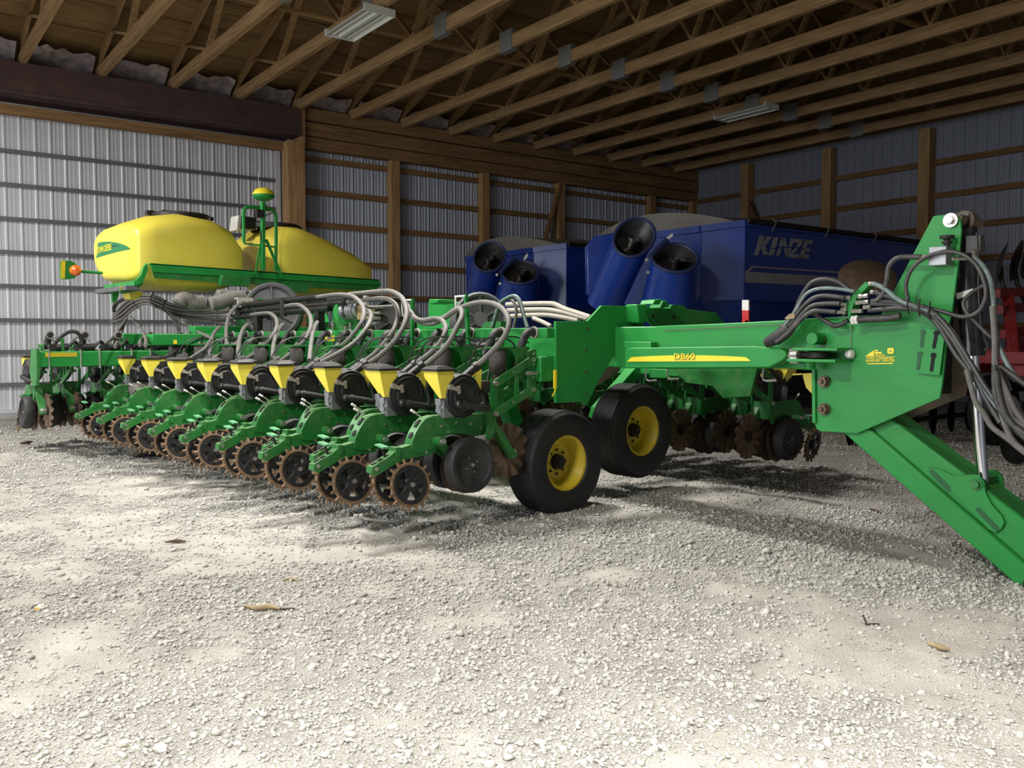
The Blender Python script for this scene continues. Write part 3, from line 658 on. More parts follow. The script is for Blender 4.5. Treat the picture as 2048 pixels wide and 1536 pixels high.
# --- near wing end plate and far wing end plate
EP = [(1112,643),(1176,642),(1204,611),(1274,613),(1285,640),(1301,684),(1246,682),(1196,765),(1178,803),(1112,806)]
P_(MB().prism([at(*q, Y=4.72) for q in EP], (0, .026, 0)), 'wing_end_plate', G, bevel=.003)
for q in ((1174,657),(1172,700),(1172,745),(1172,789),(1120,658),(1120,694),(1120,734),(1120,777)):
    p = at(*q, Y=4.718); mb = MB(); mb.cyl(p+Vector((0, -.006 if q[0] > 1150 else 0, 0)), p+Vector((0, .004, 0)), .011 if q[0] > 1150 else .007, n=8); P_(mb, 'plate_bolt', M['boltbrown'])
P_(MB().prism([at(*q, Y=4.715) for q in ((1110,740),(1114,740),(1114,777),(1110,777))], (0, .02, 0)).tube([at(1111,778,Y=4.71), at(1109,784,Y=4.70), at(1105,792,Y=4.69)], .007, 6, 2), 'reflector_strip', M['decal_yellow'])
P_(MB().prism([at(*q, Y=4.90) for q in ((1236,680),(1248,680),(1247,726),(1238,743),(1190,774),(1205,745))], (0, .02, 0)), 'gusset_plate', M['taupe'])
FP = [(1288,613),(1367,610),(1374,618),(1432,625),(1451,648),(1310,655),(1296,640)]
P_(MB().prism([at(*q, Y=4.74) for q in FP], (0, .03, 0)), 'wing_end_plate', G, bevel=.003)
for q in ((1306,632),(1348,635)): p = at(*q, Y=4.74); P_(MB().cyl(p, p+Vector((0, -.004, 0)), .016, n=10), 'plate_hole', M['dark'])
hk = [at(*q, Y=4.60) for q in ((1274,608),(1294,609),(1294,640),(1290,648),(1277,645))]
P_(MB().prism(hk, (0, .13, 0)), 'latch_hook', G, bevel=.012)
P_(MB().prism([at(*q, Y=4.55) for q in ((1306,608),(1310,600),(1325,598),(1320,609))], (0, .14, 0)).prism([at(*q, Y=4.6) for q in ((1326,602),(1334,601),(1340,614),(1321,616))], (0, .12, 0)).prism([at(*q, Y=4.65) for q in ((1342,611),(1347,609),(1346,617),(1341,617))], (0, .08, 0)), 'latch_tabs', G, bevel=.004)
P_(MB().prism([at(*q, Y=4.58) for q in ((1296,660),(1303,659),(1311,673),(1306,675))], (0, .1, 0)), 'latch_pin', M['rust'])

def stadium(a, b, r):
    d = (b-a).normalized(); n = Vector((0, -d.z, d.y)); out = []
    for c, s0 in ((a, 1), (b, -1)):
        for k in range(9):
            t = math.pi*k/8; out.append(c+n*r*math.cos(t)*s0-d*r*math.sin(t)*s0)
    return out
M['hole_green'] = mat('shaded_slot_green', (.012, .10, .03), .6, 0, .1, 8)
# --- tongue, tower, hitch arm
TXN = 5.38
tg = [at(*q, X=TXN) for q in ((1312,652),(1440,647),(1567,640.5),(1640,637),(1640,742),(1567,737),(1312,738))]
P_(MB().prism(tg, (.36, 0, 0)), 'tongue', G, bevel=.008)
P_(MB().box(5.40, 5.72, 4.2, 10.9, 1.16, 1.49), 'tongue_tube', G, bevel=.012)
P_(MB().prism([at(*q, X=TXN-.004) for q in ((1328,660.2),(1640,644.6),(1640,646),(1328,661.6))], (.01, 0, 0)), 'weld_seam', M['taupe'])
TP = [(1600,638),(1762,629),(1784,588),(1866,433),(1872,431),(1902,428),(1914,431),(1921,439),(1923,460),(1916,532),(1904,624),(1895,658),(1886,755),(1880,796),(1714,867),(1642,863),(1634,859),(1630,850),(1630,738),(1600,738)]
P_(MB().prism([at(*q, X=5.355) for q in TP], (.022, 0, 0)), 'tower_plate', G, bevel=.003)
far = [at(*q, X=5.355)+Vector((.38, 0, 0)) for q in [(1700,645),(1800,600)]+TP[10:-2]]
P_(MB().prism(far, (.022, 0, 0)), 'tower_plate', M['taupe'], bevel=.003)
P_(MB().box(5.377, 5.735, 2.22, 2.25, 1.05, 1.75), 'tower_web', M['dark'])  # green web coloured near-black, standing in for shade between the plates
P_(MB().prism([at(*q, X=5.335) for q in ((1623,738),(1630,738),(1631,847),(1624,845))], (.03, 0, 0)), 'edge_bar', G, bevel=.003)
mb = MB(); mb2 = MB()
for q in ((1650,763),(1650,818)):
    p = at(*q, X=5.355); mb = MB(); mb.cyl(p, p+Vector((-.012, 0, 0)), .040, n=20); mb.cyl(p+Vector((-.012, 0, 0)), p+Vector((-.045, 0, 0)), .033, n=6); mb.cyl(p+Vector((-.045, 0, 0)), p+Vector((-.06, 0, 0)), .016, .010, 10)
    P_(mb, 'tower_bolt', M['boltbrown'])
p = at(1903, 441, X=5.355); mb = MB(); mb.cyl(p, p+Vector((-.02, 0, 0)), .042, n=20); mb.cyl(p+Vector((-.02, 0, 0)), p+Vector((-.05, 0, 0)), .026, n=6)
P_(mb, 'cylinder_pin', M['steel'])
# keyhole plate
kp = [at(*q, X=5.328) for q in ((1838,655),(1892,661),(1888,681),(1879,751),(1832,746))]
P_(MB().prism(kp, (.012, 0, 0)), 'keyhole_plate', G, bevel=.002)
for (ax_, ay), (bx2, by) in (((1846,664),(1843,692)),((1873,666),(1868,694)),((1840,708),(1836,737)),((1867,711),(1863,740))):
    a_, b_ = at(ax_, ay, X=5.327), at(bx2, by, X=5.327); mb = MB()
    mb.prism(stadium(a_, b_, .010), (-.0025, 0, 0)); mb.cyl(a_, a_+Vector((-.0035, 0, 0)), .017, n=14)
    P_(mb, 'keyhole', M['hole_green'] if ax_ < 1850 else M['hole'])
# clevis for the draft arm
c0, c1 = at(1622, 697, X=5.36), at(1705, 697, X=5.36)
mb = MB(); mb.box(5.16, 5.36, c1.y, c0.y+.02, c0.z-.012, c0.z+.006); d0 = at(1612, 719, X=5.30); mb.box(5.14, 5.36, c1.y, c0.y+.05, d0.z-.012, d0.z+.006)
mb.cyl((5.24, c0.y-.06, d0.z-.06), (5.24, c0.y-.06, d0.z-.012), .035, n=14)
P_(mb, 'clevis', G, bevel=.003)
p = at(1628, 677, X=5.27); P_(MB().cyl(p+Vector((-.03, 0, 0)), p+Vector((.10, 0, 0)), .040, n=18), 'stop_pin', G, bevel=.003)
p = at(1642, 679, X=5.34); P_(MB().cyl(p, p+Vector((.05, 0, 0)), .034, n=14), 'stop_bolt', M['boltbrown'])
p = at(1700, 708, X=5.33); mb = MB(); mb.lathe([(0, -.03), (.02, -.027), (.03, -.012), (.030, .012), (.02, .03), (0, .03)], p, (-1, 0, 0), 10); P_(mb, 'clevis_nut', M['white'])
mb = MB(); mb.tube([at(1700,700,X=5.34), at(1701,660,X=5.34), at(1699,625,X=5.32)], .0025, 4, 2); P_(mb, 'lanyard', M['steel'])
# draft arm
DA = [(1249,736.6),(1250,698),(1262,695.5),(1506,692),(1560,697),(1571,703),(1574,711),(1565,721),(1537,735)]
P_(MB().prism([at(*q, X=5.23) for q in DA], (.13, 0, 0)), 'draft_arm', G, bevel=.008)
P_(MB().prism([at(*q, X=5.30) for q in ((1248,683),(1302,684),(1302,697),(1248,697))], (.08, 0, 0)), 'arm_lug', G, bevel=.005)
mb = MB(); st = [(1254,723.2)]+[(1254+int(248*t), 716.8-6.3*math.sin(math.pi*min(1, max(0, t*.96+.02)))**.6*1) for t in (.04,.1,.2,.35,.5,.65,.8,.9,.96)]+[(1502,722)]
mb.prism([at(*q, X=5.229) for q in st], (-.002, 0, 0)); P_(mb, 'stripe_decal', M['decal_yellow'])
p0, p1 = at(1347.5, 718.5, X=5.226), at(1389, 718, X=5.226)
text_mesh('model_decal', 'DB60', .062, M['decal_dark'], PL, p0+Vector((-.0012, -.003, -.003)), (0, -1, .02), (0, 0, 1), .0016, 0, .0004, 'LEFT', (p1-p0).length)
text_mesh('model_decal', 'DB60', .062, M['decal_yellow'], PL, p0+Vector((-.003, 0, 0)), (0, -1, .02), (0, 0, 1), .0006, 0, .0004, 'LEFT', (p1-p0).length)
a_ = at(1572, 711, X=5.295); b_ = at(1640, 710, X=5.28)
mb = MB(); mb.cyl(a_, b_, .024, n=12); P_(mb, 'threaded_rod', M['dark'])
mb = MB(); n0 = at(1585, 712, X=5.29); n1 = at(1602, 711.5, X=5.287); mb.cyl(n0, n1, .058, n=6); P_(mb, 'jam_nut', M['latch'])
P_(MB().prism([at(*q, X=5.235) for q in ((1579,704),(1592,703),(1593,719),(1580,720))], (.01, 0, 0)), 'nut_flat', M['white'])
p = at(1637, 710, X=5.26); P_(MB().cyl(p+Vector((0, 0, -.018)), p+Vector((0, 0, .018)), .07, n=20), 'rod_eye', M['dark'])
# dealer sticker on the tower
SX = 5.352
def s_at(a, b_): return at(1590+a/6.0235, 640+b_/6.0235, X=SX)
mb = MB(); mb.prism([s_at(*q) for q in ((850,436),(955,362),(955,436))], (-.0015, 0, 0)); mb.prism([s_at(*q) for q in ((962,362),(1002,360),(1002,378),(962,379))], (-.0012, 0, 0)); mb.prism([s_at(*q) for q in ((962,386),(1046,384),(1046,405),(962,408))], (-.0012, 0, 0)); mb.prism([s_at(*q) for q in ((845,442),(1208,438),(1208,442),(845,447))], (-.0012, 0, 0)); mb.prism([s_at(*q) for q in ((870,520),(1180,516),(1180,530),(870,533))], (-.0008, 0, 0))
P_(mb, 'dealer_logo', M['decal_yellow'])
mb = MB(); c = s_at(1152, 372); rr_ = [(math.copysign(abs(math.cos(t))**.5, math.cos(t))*.0205, math.copysign(abs(math.sin(t))**.5, math.sin(t))*.0185) for t in np.linspace(0, 2*math.pi, 25)[:-1]]
mb.prism([c+Vector((0, -a2, b2)) for a2, b2 in rr_], (-.0012, 0, 0)); P_(mb, 'deer_badge', M['decal_yellow'])
mb = MB(); mb.prism([s_at(*q)+Vector((-.0014, 0, 0)) for q in ((1130,378),(1150,370),(1146,356),(1156,368),(1176,384),(1160,380),(1140,384))], (-.0006, 0, 0)); P_(mb, 'deer_mark', M['decal_green'])
for txt, q0, q1, sz in (('TRACTOR', (964,436), (1082,434), .0165), ('FLORA - LOGANSPORT', (864,472), (1192,470), .0165), ('FRANKFORT - SWAYZEE', (850,504), (1200,500), .0185)):
    a_, b_ = s_at(*q0), s_at(*q1); text_mesh('dealer_lettering', txt, sz, M['decal_yellow'], PL, a_, b_-a_, (0, 0, 1), .0006, .12, .0004, 'LEFT', (b_-a_).length)
# lift cylinder
c0, c1, c2 = at(1930, 442, X=5.52), at(1946, 712, X=5.52), at(1966, 962, X=5.52)
mb = MB(); mb.cyl(c0+(c1-c0)*.06, c1, .064, n=24); mb.cyl(c0+(c1-c0)*.93, c1, .068, n=24); mb.box(c0.x-.04, c0.x+.04, c0.y-.035, c0.y+.035, c0.z-.05, c0.z+.04); P_(mb, 'cylinder_barrel', M['cyl_black'] if 'cyl_black' in M else M['black'])
mb = MB(); mb.cyl(c1, c2, .031, n=20); P_(mb, 'cylinder_rod', M['chrome'])
mb = MB(); mb.prism([at(*q, X=5.452) for q in ((1912,587),(1946,577),(1948,587),(1914,599))], (-.002, 0, 0)); P_(mb, 'white_label', M['white'])
mb = MB(); mb.cyl((5.39, c0.y, c0.z), (5.73, c0.y, c0.z), .033, n=14); mb.lathe([(.03, -.05), (.06, -.05), (.06, .05), (.03, .05)], (5.55, c0.y, c0.z), (1, 0, 0), 16, True); P_(mb, 'pin_bushing', M['taupe'])
# hitch arm: lower tube, upper channel, lug plates
lo0, lo1, up0, up1 = at(1690,869,X=5.385), at(2048,1184,X=5.385), at(1745,863,X=5.385), at(2048,1126,X=5.385)
def ext(a, b, k): return a+(b-a)*k
A0, A1 = ext(lo0, lo1, -.12), ext(lo0, lo1, 1.12); B0, B1 = ext(up0, up1, -.12), ext(up0, up1, 1.12)
P_(MB().prism([A0, A1, B1, B0], (.33, 0, 0)), 'hitch_arm', G, bevel=.012)
u0, u1, v0, v1 = at(1746,863,X=5.42), at(2048,1124,X=5.42), at(1790,843,X=5.42), at(2060,1046,X=5.42)
P_(MB().prism([ext(u0,u1,-.15), ext(u0,u1,1.12), ext(v0,v1,1.1), ext(v0,v1,-.2)], (.26, 0, 0)), 'hitch_channel', G, bevel=.012)
LG = [(1855,935),(1884,940),(1905,951),(1925,951),(1945,949),(1958,951),(1968,963),(1971,985),(1983,1009),(2003,1031),(2009,1045),(2003,1058),(1990,1066),(1975,1058)]
for x, m_ in ((5.400, G), (5.68, G)):
    P_(MB().prism([at(*q, X=5.400)+Vector((x-5.400, 0, 0)) for q in LG], (.022, 0, 0)), 'lug_plate', m_, bevel=.003)
for (ax_, ay), (bx2, by) in (((1864,944),(1896,976)),((1957,1020),(1992,1056))):
    a_, b_ = at(ax_, ay, X=5.3995), at(bx2, by, X=5.3995); mb = MB().prism(stadium(a_, b_, .015), (-.002, 0, 0))
    P_(mb, 'lug_slot', M['hole_green'])
p = at(1953, 968, X=5.400); mb = MB(); mb.cyl(p+Vector((-.03, 0, 0)), p+Vector((.33, 0, 0)), .022, n=14); mb.cyl(p+Vector((-.008, 0, 0)), p, .036, n=16); P_(mb, 'lug_pin', M['green_row'])
# jack foot on the ground
f = ext(lo0, lo1, 1.1); P_(MB().box(5.33, 5.75, f.y-.35, f.y+.1, .0, .05).box(5.42, 5.66, f.y-.2, f.y+.04, .05, .35), 'jack_foot', M['dark'], bevel=.01)
# valve block, knob, hoses
p = at(1882, 513, X=5.30); mb = MB(); mb.box(5.25, 5.355, p.y-.05, p.y+.05, p.z-.055, p.z+.055); P_(mb, 'valve_block', M['alu'], bevel=.004)
p = at(1894, 487, X=5.30); mb = MB(); mb.cyl(p+Vector((0,0,-.05)), p+Vector((0,0,.03)), .018, n=12); mb.cyl(p+Vector((0,0,.0)), p+Vector((0,0,.014)), .028, n=12); mb.cyl(p+Vector((0,0,.028)), p+Vector((0,0,.046)), .04, n=14); P_(mb, 'valve_knob', M['dark'])
p = at(1950, 489, X=5.44); mb = MB(); mb.box(p.x-.03, p.x+.03, p.y-.04, p.y+.04, p.z-.05, p.z+.05); P_(mb, 'valve_block', M['fan'], bevel=.003)
def fitting(mb, a, b, r=.016):
    a, b = Vector(a), Vector(b); d = b-a; mb.cyl(a, a+d*.42, r, n=6); mb.cyl(a+d*.42, a+d*.58, r*.8, n=8); mb.cyl(a+d*.58, b, r*1.02, n=6)
def px_path(pts, X):
    """pts in photo pixels, X one plane or one value per point"""
    n = len(pts); out = []
    for i, q in enumerate(pts):
        x = X if not isinstance(X, (list, tuple)) else X[0]+(X[1]-X[0])*i/(n-1)
        if len(q) == 3: x = q[2]
        out.append(at(q[0], q[1], X=x))
    return out
def hose(name, pts, X, r, m, n=8, sub=5, label=None):
    return P_(MB().tube(px_path(pts, X), r, n, sub), name, m, 60, 0, label)
q48 = lambda a, b: (1440+a/4.876, 420+b/4.876)
q34 = lambda a, b: (1450+a/3.413, 400+b/3.413)
qc = lambda a, b: (1848+a/4.39, 430+b/4.39)
qd = lambda a, b: (1850+a/6.677, 730+b/6.677)
HY = M['hyd']
# bulkhead on the tongue
bh = [q48(*q) for q in ((1240,880),(1420,695),(1450,740),(1330,860),(1300,930),(1265,1050),(1245,1045))]
P_(MB().prism([at(*q, X=5.27) for q in bh], (.09, 0, 0)), 'hose_bulkhead', G, bevel=.003)
mb = MB()
for a, b_ in (((1215,856),(1275,855)),((1350,845),(1445,835)),((1170,915),(1240,918)),((1325,905),(1450,895)),((1128,995),(1230,995)),((1285,985),(1390,985)),((1185,965),(1240,963)),((1400,950),(1470,945)),((1450,720),(1510,720)),((1470,800),(1540,805))):
    mb = MB(); fitting(mb, at(*q48(*a), X=5.26), at(*q48(*b_), X=5.26), .0145); P_(mb, 'hose_fitting', M['steel'])
left = [ [(470,1280),(600,1150),(720,1010),(790,850),(880,720),(1000,675),(1120,690),(1200,730),(1290,800)],
         [(500,1260),(640,1120),(745,970),(830,830),(930,775),(1060,762),(1200,775),(1310,795)],
         [(520,1270),(680,1130),(780,980),(880,880),(980,840),(1090,840),(1215,858)],
         [(540,1280),(700,1150),(800,1020),(900,935),(1040,915),(1170,915)],
         [(550,1290),(690,1180),(800,1060),(900,990),(1000,985),(1130,997)],
         [(480,1290),(600,1190),(740,1040),(840,990),(930,1020),(1040,1090),(1130,1130),(1250,1080)],
         [(560,1300),(680,1210),(760,1090),(900,960),(1010,905),(1200,900)] ]
for i, pts in enumerate(left): hose('hydraulic_hose', [q48(*q) for q in pts], 5.24-.012*i if i < 5 else 5.27, .0155 if i != 1 else .012, HY if i != 1 else M['hose_teal'] if 'hose_teal' in M else HY)
mb = MB(); mb.tube(px_path([q48(450,1300),(1440+560/4.876,420+1240/4.876),q48(680,1150)], 5.22), lambda t: .032+.012*math.sin(math.pi*t), 10, 4); P_(mb, 'hose_wrap', M['rubber'])
P_(MB().prism([at(*q48(*q), X=5.19) for q in ((625,1058),(680,1010),(730,1015),(725,1055),(650,1068))], (.02, 0, 0)), 'tan_rag', M['husk'])
P_(MB().prism([at(*q48(*q), X=5.25) for q in ((440,1290),(580,1135),(600,1140),(540,1260))], (.02, 0, 0)), 'clamp_plate', M['dark'])
mb = MB(); fitting(mb, at(*q48(1290,1075), X=5.25), at(*q48(1350,1070), X=5.25), .03); P_(mb, 'white_coupler', M['white'])
hose('hydraulic_hose', [q48(1340,1075),q48(1440,1065),q48(1600,1060),q48(1760,1030)], 5.26, .022, HY)
right = [ [(1000,690),(1200,700),(1350,740),(1480,840),(1600,1020),(1700,1180),(1800,1400),(1950,1600)],
          [(1000,710),(1200,720),(1340,760),(1450,850),(1580,1060),(1690,1200),(1830,1420),(2010,1600)],
          [(980,755),(1150,740),(1300,745),(1430,800),(1560,960),(1680,1160),(1770,1340),(1880,1520)],
          [(1010,570),(1080,600),(1200,690),(1320,730),(1420,770),(1550,900),(1690,1140),(1850,1400),(2040,1560)],
          [(1020,630),(1150,670),(1280,715),(1400,750),(1530,880),(1670,1100),(1780,1280),(1900,1440)] ]
for i, pts in enumerate(right): hose('hydraulic_hose', [q34(*q) for q in pts], (5.26, 5.16-.02*i), .0155, HY if i != 3 else M['hose_teal'] if 'hose_teal' in M else HY)
hose('hydraulic_hose', [q34(1030,690),q34(1080,640),q34(1105,540),q34(1120,450),q34(1180,395),q34(1270,388),q34(1340,390)], 5.24, .016, HY)
hose('hydraulic_hose', [q34(1250,690),q34(1235,580),q34(1270,480),q34(1340,410),q34(1440,365),q34(1540,352),q34(1640,380),q34(1720,450),q34(1770,560),q34(1780,660),q34(1740,750),q34(1680,790),q34(1600,795),q34(1480,760),q34(1380,735)], (5.22, 5.20), .0125, HY)
hose('hydraulic_hose', [qc(440,370),qc(530,460),qc(590,600),qc(610,780),qc(620,960),qc(640,1100),qc(700,1250),qc(790,1400),qc(880,1490)], (5.36, 5.1), .014, M['hose_teal'] if 'hose_teal' in M else HY)
hose('hydraulic_hose', [qc(520,620),qc(420,680),qc(350,760),qc(370,850),qc(460,950),qc(560,1050),qc(640,1120),qc(640,1300),qc(700,1400),qc(760,1540)], (5.30, 5.1), .011, HY)
hose('hydraulic_hose', [qc(460,150),qc(475,400),qc(480,700),qc(500,950),qc(530,1080),qc(560,1150),qc(530,1190)], 5.40, .005, HY, 6)
hose('hydraulic_hose', [qc(600,800),qc(612,960),qc(622,1130),qc(620,1300),qc(630,1450),qc(625,1600)], 5.15, .016, M['hose'])
dn = [ [(930,0),(930,250),(960,480),(1040,640),(1120,760),(1250,860),(1400,960)], [(970,100),(1040,300),(1100,520),(1160,700),(1300,800),(1420,860)],
       [(1000,20),(1150,120),(1322,250),(1450,330)], [(935,60),(945,260),(960,480),(1010,580),(1040,700),(1110,900),(1200,1040),(1322,1140),(1450,1220)],
       [(950,80),(975,300),(1020,500),(1070,640),(1180,800),(1322,960),(1450,1050)], [(960,60),(1040,250),(1130,450),(1200,600),(1322,760),(1450,860)], [(945,40),(965,200),(1020,340),(1130,420),(1200,480),(1250,600),(1322,700),(1450,800)], [(560,60),(610,260),(680,500),(780,640),(900,830),(1100,980),(1322,1160),(1450,1240)] ]
for i, pts in enumerate(dn): hose('hydraulic_hose', [qd(*q) for q in pts], 5.02+.03*(i % 4), .0165, (HY, M['hose_dark'], HY, M['hose'])[i % 4])
for a, b_ in ((at(*qc(250,385), X=5.24), at(*qc(380,380), X=5.30)), (at(*qc(430,305), X=5.40), at(*qc(445,370), X=5.38)), (at(*q34(1320,392), X=5.24), at(*q34(1380,388), X=5.24))):
    mb = MB(); fitting(mb, a, b_, .0125); P_(mb, 'hose_fitting', M['steel'])
mb = MB()
for q in ((1270,715),(1345,735),(1415,755)):
    p = at(*q34(*q), X=5.21); P_(MB().tube([p+Vector((-.03,.0,.05)), p+Vector((-.05,0,0)), p+Vector((-.03,0,-.05))], .006, 6, 3), 'cable_tie', M['dark'])
p = at(*q34(1690,1185), X=5.15); mb.tube([p+Vector((-.02,.04,.0)), p+Vector((-.03,0,.0)), p+Vector((-.02,-.05,0.02))], .007, 6, 3)
P_(mb, 'cable_tie', M['dark'])

# --- wing tyres, centre tyres
def tyre(name, c, ax, Ro, Rr, wd, m_t, m_r, label=None, rib=True):
    mb = MB(); h = wd/2
    pr = [(Rr, -h*.72), (Rr+.02, -h*.9), (Ro*.80, -h), (Ro*.93, -h*.93), (Ro*.985, -h*.78)]
    if rib:
        for k in range(-3, 4):
            x = k/3.6*h*.82; pr += [(Ro*.975, x-.012), (Ro, x-.008), (Ro, x+.02), (Ro*.975, x+.024)]
    else: pr += [(Ro, -h*.5), (Ro*1.005, 0), (Ro, h*.5)]
    pr += [(Ro*.985, h*.78), (Ro*.93, h*.93), (Ro*.80, h), (Rr+.02, h*.9), (Rr, h*.72)]
    mb.lathe(pr, c, ax, 44); o = P_(mb, name, m_t, 25)
    mb = MB(); mb.lathe([(Rr+.012, -h*.80), (Rr+.004, -h*.84), (Rr-.012, -h*.80), (Rr-.03, -h*.5), (Rr-.045, -h*.1), (Rr-.055, h*.05), (Rr*.62, h*.08), (Rr*.60, h*.0), (Rr*.30, -h*.02), (Rr*.30, h*.2), (0, h*.2)], c, ax, 36)
    mb.m = 1; C = Vector(c); A = Vector(ax).normalized(); a, b_ = frame_of(A)
    mb.cyl(C-A*h*.32, C+A*h*.1, Rr*.27, n=16); mb.cyl(C-A*h*.42, C-A*h*.3, Rr*.17, n=12)
    for i in range(8):
        t = i*math.pi/4; q = C+(a*math.cos(t)+b_*math.sin(t))*Rr*.45; mb.cyl(q-A*h*.1, q+A*h*.05, .011, n=6)
    w_ = mb.build('wheel_rim', [m_r, M['dark']], o, 38)
    return o
tyre('wing_tyre', (4.955, 4.955, .405), (0, 1, 0), .42, .215, .30, M['tire'], M['yellow_paint'])
tyre('wing_tyre', (6.045, 5.08, .575), (0, 1, 0), .42, .215, .30, M['tire'], M['yellow_paint'])
tyre('transport_tyre', (3.72, 10.62, .45), (1, 0, 0), .455, .22, .42, M['tire_dusty'], M['yellow_paint'], rib=False)
tyre('transport_tyre', (4.25, 10.62, .45), (1, 0, 0), .455, .22, .42, M['tire_dusty'], M['yellow_paint'], rib=False)
P_(MB().bar((4.955, 5.1, .405), (4.955, 5.45, .60), .10, .12).bar((4.955, 5.42, .58), (4.72, 5.42, 1.12), .12, .12).cyl((4.955, 4.98, .405), (4.955, 5.3, .405), .045), 'wheel_arm', G, bevel=.006)
P_(MB().bar((6.045, 5.2, .575), (6.045, 5.55, .72), .10, .12).bar((6.045, 5.5, .70), (6.6, 5.5, 1.10), .12, .12).cyl((6.045, 5.05, .575), (6.045, 5.4, .575), .045), 'wheel_arm', G, bevel=.006)
P_(MB().bar((3.95, 10.62, .45), (3.98, 10.9, 1.1), .12, .12).cyl((3.5, 10.62, .45), (4.5, 10.62, .45), .05), 'wheel_arm', GR)
# structure seen under the tongue
P_(MB().prism([at(*q, X=6.42) for q in ((1336,737),(1514,735),(1500,793),(1446,796),(1424,772),(1375,766))], (.03, 0, 0)), 'skid_plate', GR, bevel=.003)
P_(MB().prism([at(*q, X=6.30) for q in ((1298,738),(1330,738),(1342,752),(1342,757),(1296,756))], (.2, 0, 0)), 'bar_stub', G, bevel=.006)
mb = MB()
for q in ((1293,760),(1336,757),(1527,760)):
    p = at(q[0], 737, X=6.28); p2 = at(*q, X=6.28); P_(MB().tube([p, p2, p2+Vector((0,-.12,0))], .009, 6, 3), 'u_bolt', M['steel'])
P_(MB().prism([at(*q, X=5.9) for q in ((1604,747),(1626,746),(1626,790),(1612,775))], (.2, 0, 0)).bar(at(1586, 749, X=5.9), at(1604, 748, X=5.9), .012, .012), 'seed_hopper', M['yellow'])
P_(MB().prism([at(*q, X=6.9) for q in ((1484,600),(1497,600),(1497,620.5),(1484,620.5))], (.02, 0, 0)), 'warning_reflector', M['white'])
P_(MB().prism([at(*q, X=6.9) for q in ((1484,620.5),(1497,620.5),(1497,645),(1484,645))], (.02, 0, 0)).box(6.9, 6.92, 4.45, 4.48, 1.2, 1.56), 'warning_reflector', M['reflect_red'])

# --- seed hoses
z3 = lambda a, b: (620+a/6.827, 560+b/6.827)
z4 = lambda a, b: (860+a/7.877, 580+b/7.877)
zA = lambda a, b: (420+a/5.689, 560+b/5.689)
z2 = lambda a, b: (200+a/6.827, 560+b/6.827)
z0 = lambda a, b: (a/6.827, 640+b/6.827)
HZ = M['hose']
def sh(f, pts, X=(4.06, 4.62), r=.0205, m=None): hose('seed_hose', [f(*q) for q in pts], X, r, m or HZ, 10, 5)
sh(z4, [(755,1175),(900,1045),(1060,880),(1190,700),(1245,520),(1200,370),(1080,250),(900,195),(700,210),(520,265),(380,320),(250,410),(120,470),(0,480)])
sh(z3, [(1550,1175),(1750,1020),(1900,850),(1990,680),(2060,540),(2075,440),(2040,395),(1950,440),(1850,510),(1700,590),(1550,590),(1420,520),(1340,380)], (3.86, 4.6))
sh(z3, [(1450,1135),(1640,1000),(1780,850),(1850,700),(1850,620),(1790,540),(1680,530),(1530,550),(1420,500),(1340,360),(1250,250)])
sh(z3, [(770,1155),(980,1010),(1180,800),(1290,600),(1320,420),(1270,260),(1180,185),(1080,150),(950,155),(780,170),(530,195)], (3.86, 4.6))
sh(z3, [(720,1120),(900,990),(1080,780),(1170,620),(1200,470),(1170,340),(1080,270),(980,250),(800,265),(520,300)])
sh(z3, [(140,1125),(400,990),(620,840),(780,640),(830,520),(820,430),(760,370)], (3.86, 4.6))
sh(z3, [(110,1110),(300,990),(520,820),(680,620),(735,480),(720,360),(640,260),(540,210),(350,198),(100,232)])
sh(z3, [(760,375),(950,370),(1150,360)], 4.62, .018); sh(z3, [(770,460),(960,455)], 4.75, .016); sh(z3, [(780,530),(950,520)], 4.78, .016); sh(z3, [(830,595),(930,590)], 4.8, .016)
sh(zA, [(790,930),(980,790),(1100,650),(1150,500),(1130,390),(1060,310),(980,280),(860,296)])
sh(zA, [(1130,915),(1150,720),(1180,560),(1220,480)], (4.0, 4.5))
sh(zA, [(380,918),(560,800),(700,650),(760,530),(745,430),(680,380),(600,378),(470,395)])
sh(zA, [(710,900),(725,720),(770,580),(825,505)], (4.0, 4.5))
sh(zA, [(320,895),(335,700),(370,570),(415,512)], (4.0, 4.5)); sh(zA, [(20,920),(190,825),(300,720)], (4.0, 4.2))
sh(zA, [(140,870),(185,740),(185,560),(220,400),(300,300),(380,250)], (4.05, 4.7))
sh(z2, [(850,1070),(1050,950),(1150,850),(1210,720),(1300,650)], (3.9, 4.4)); sh(z2, [(1140,1080),(1160,900),(1210,760),(1290,655)], (4.0, 4.4))
sh(z2, [(1190,1095),(1400,960),(1490,850),(1500,790),(1300,690),(1150,590),(1000,500),(920,420)], (3.9, 4.7)); sh(z2, [(1040,940),(1080,800),(1070,680),(1020,560),(940,450)], (4.1, 4.7))
sh(z2, [(1500,1100),(1650,1010),(1760,930),(1870,860)], (3.9, 4.3)); sh(z2, [(1490,1080),(1510,900),(1550,740),(1630,640)], (4.0, 4.4)); sh(z2, [(1880,1060),(1890,880),(1940,700),(2010,605)], (4.0, 4.4))
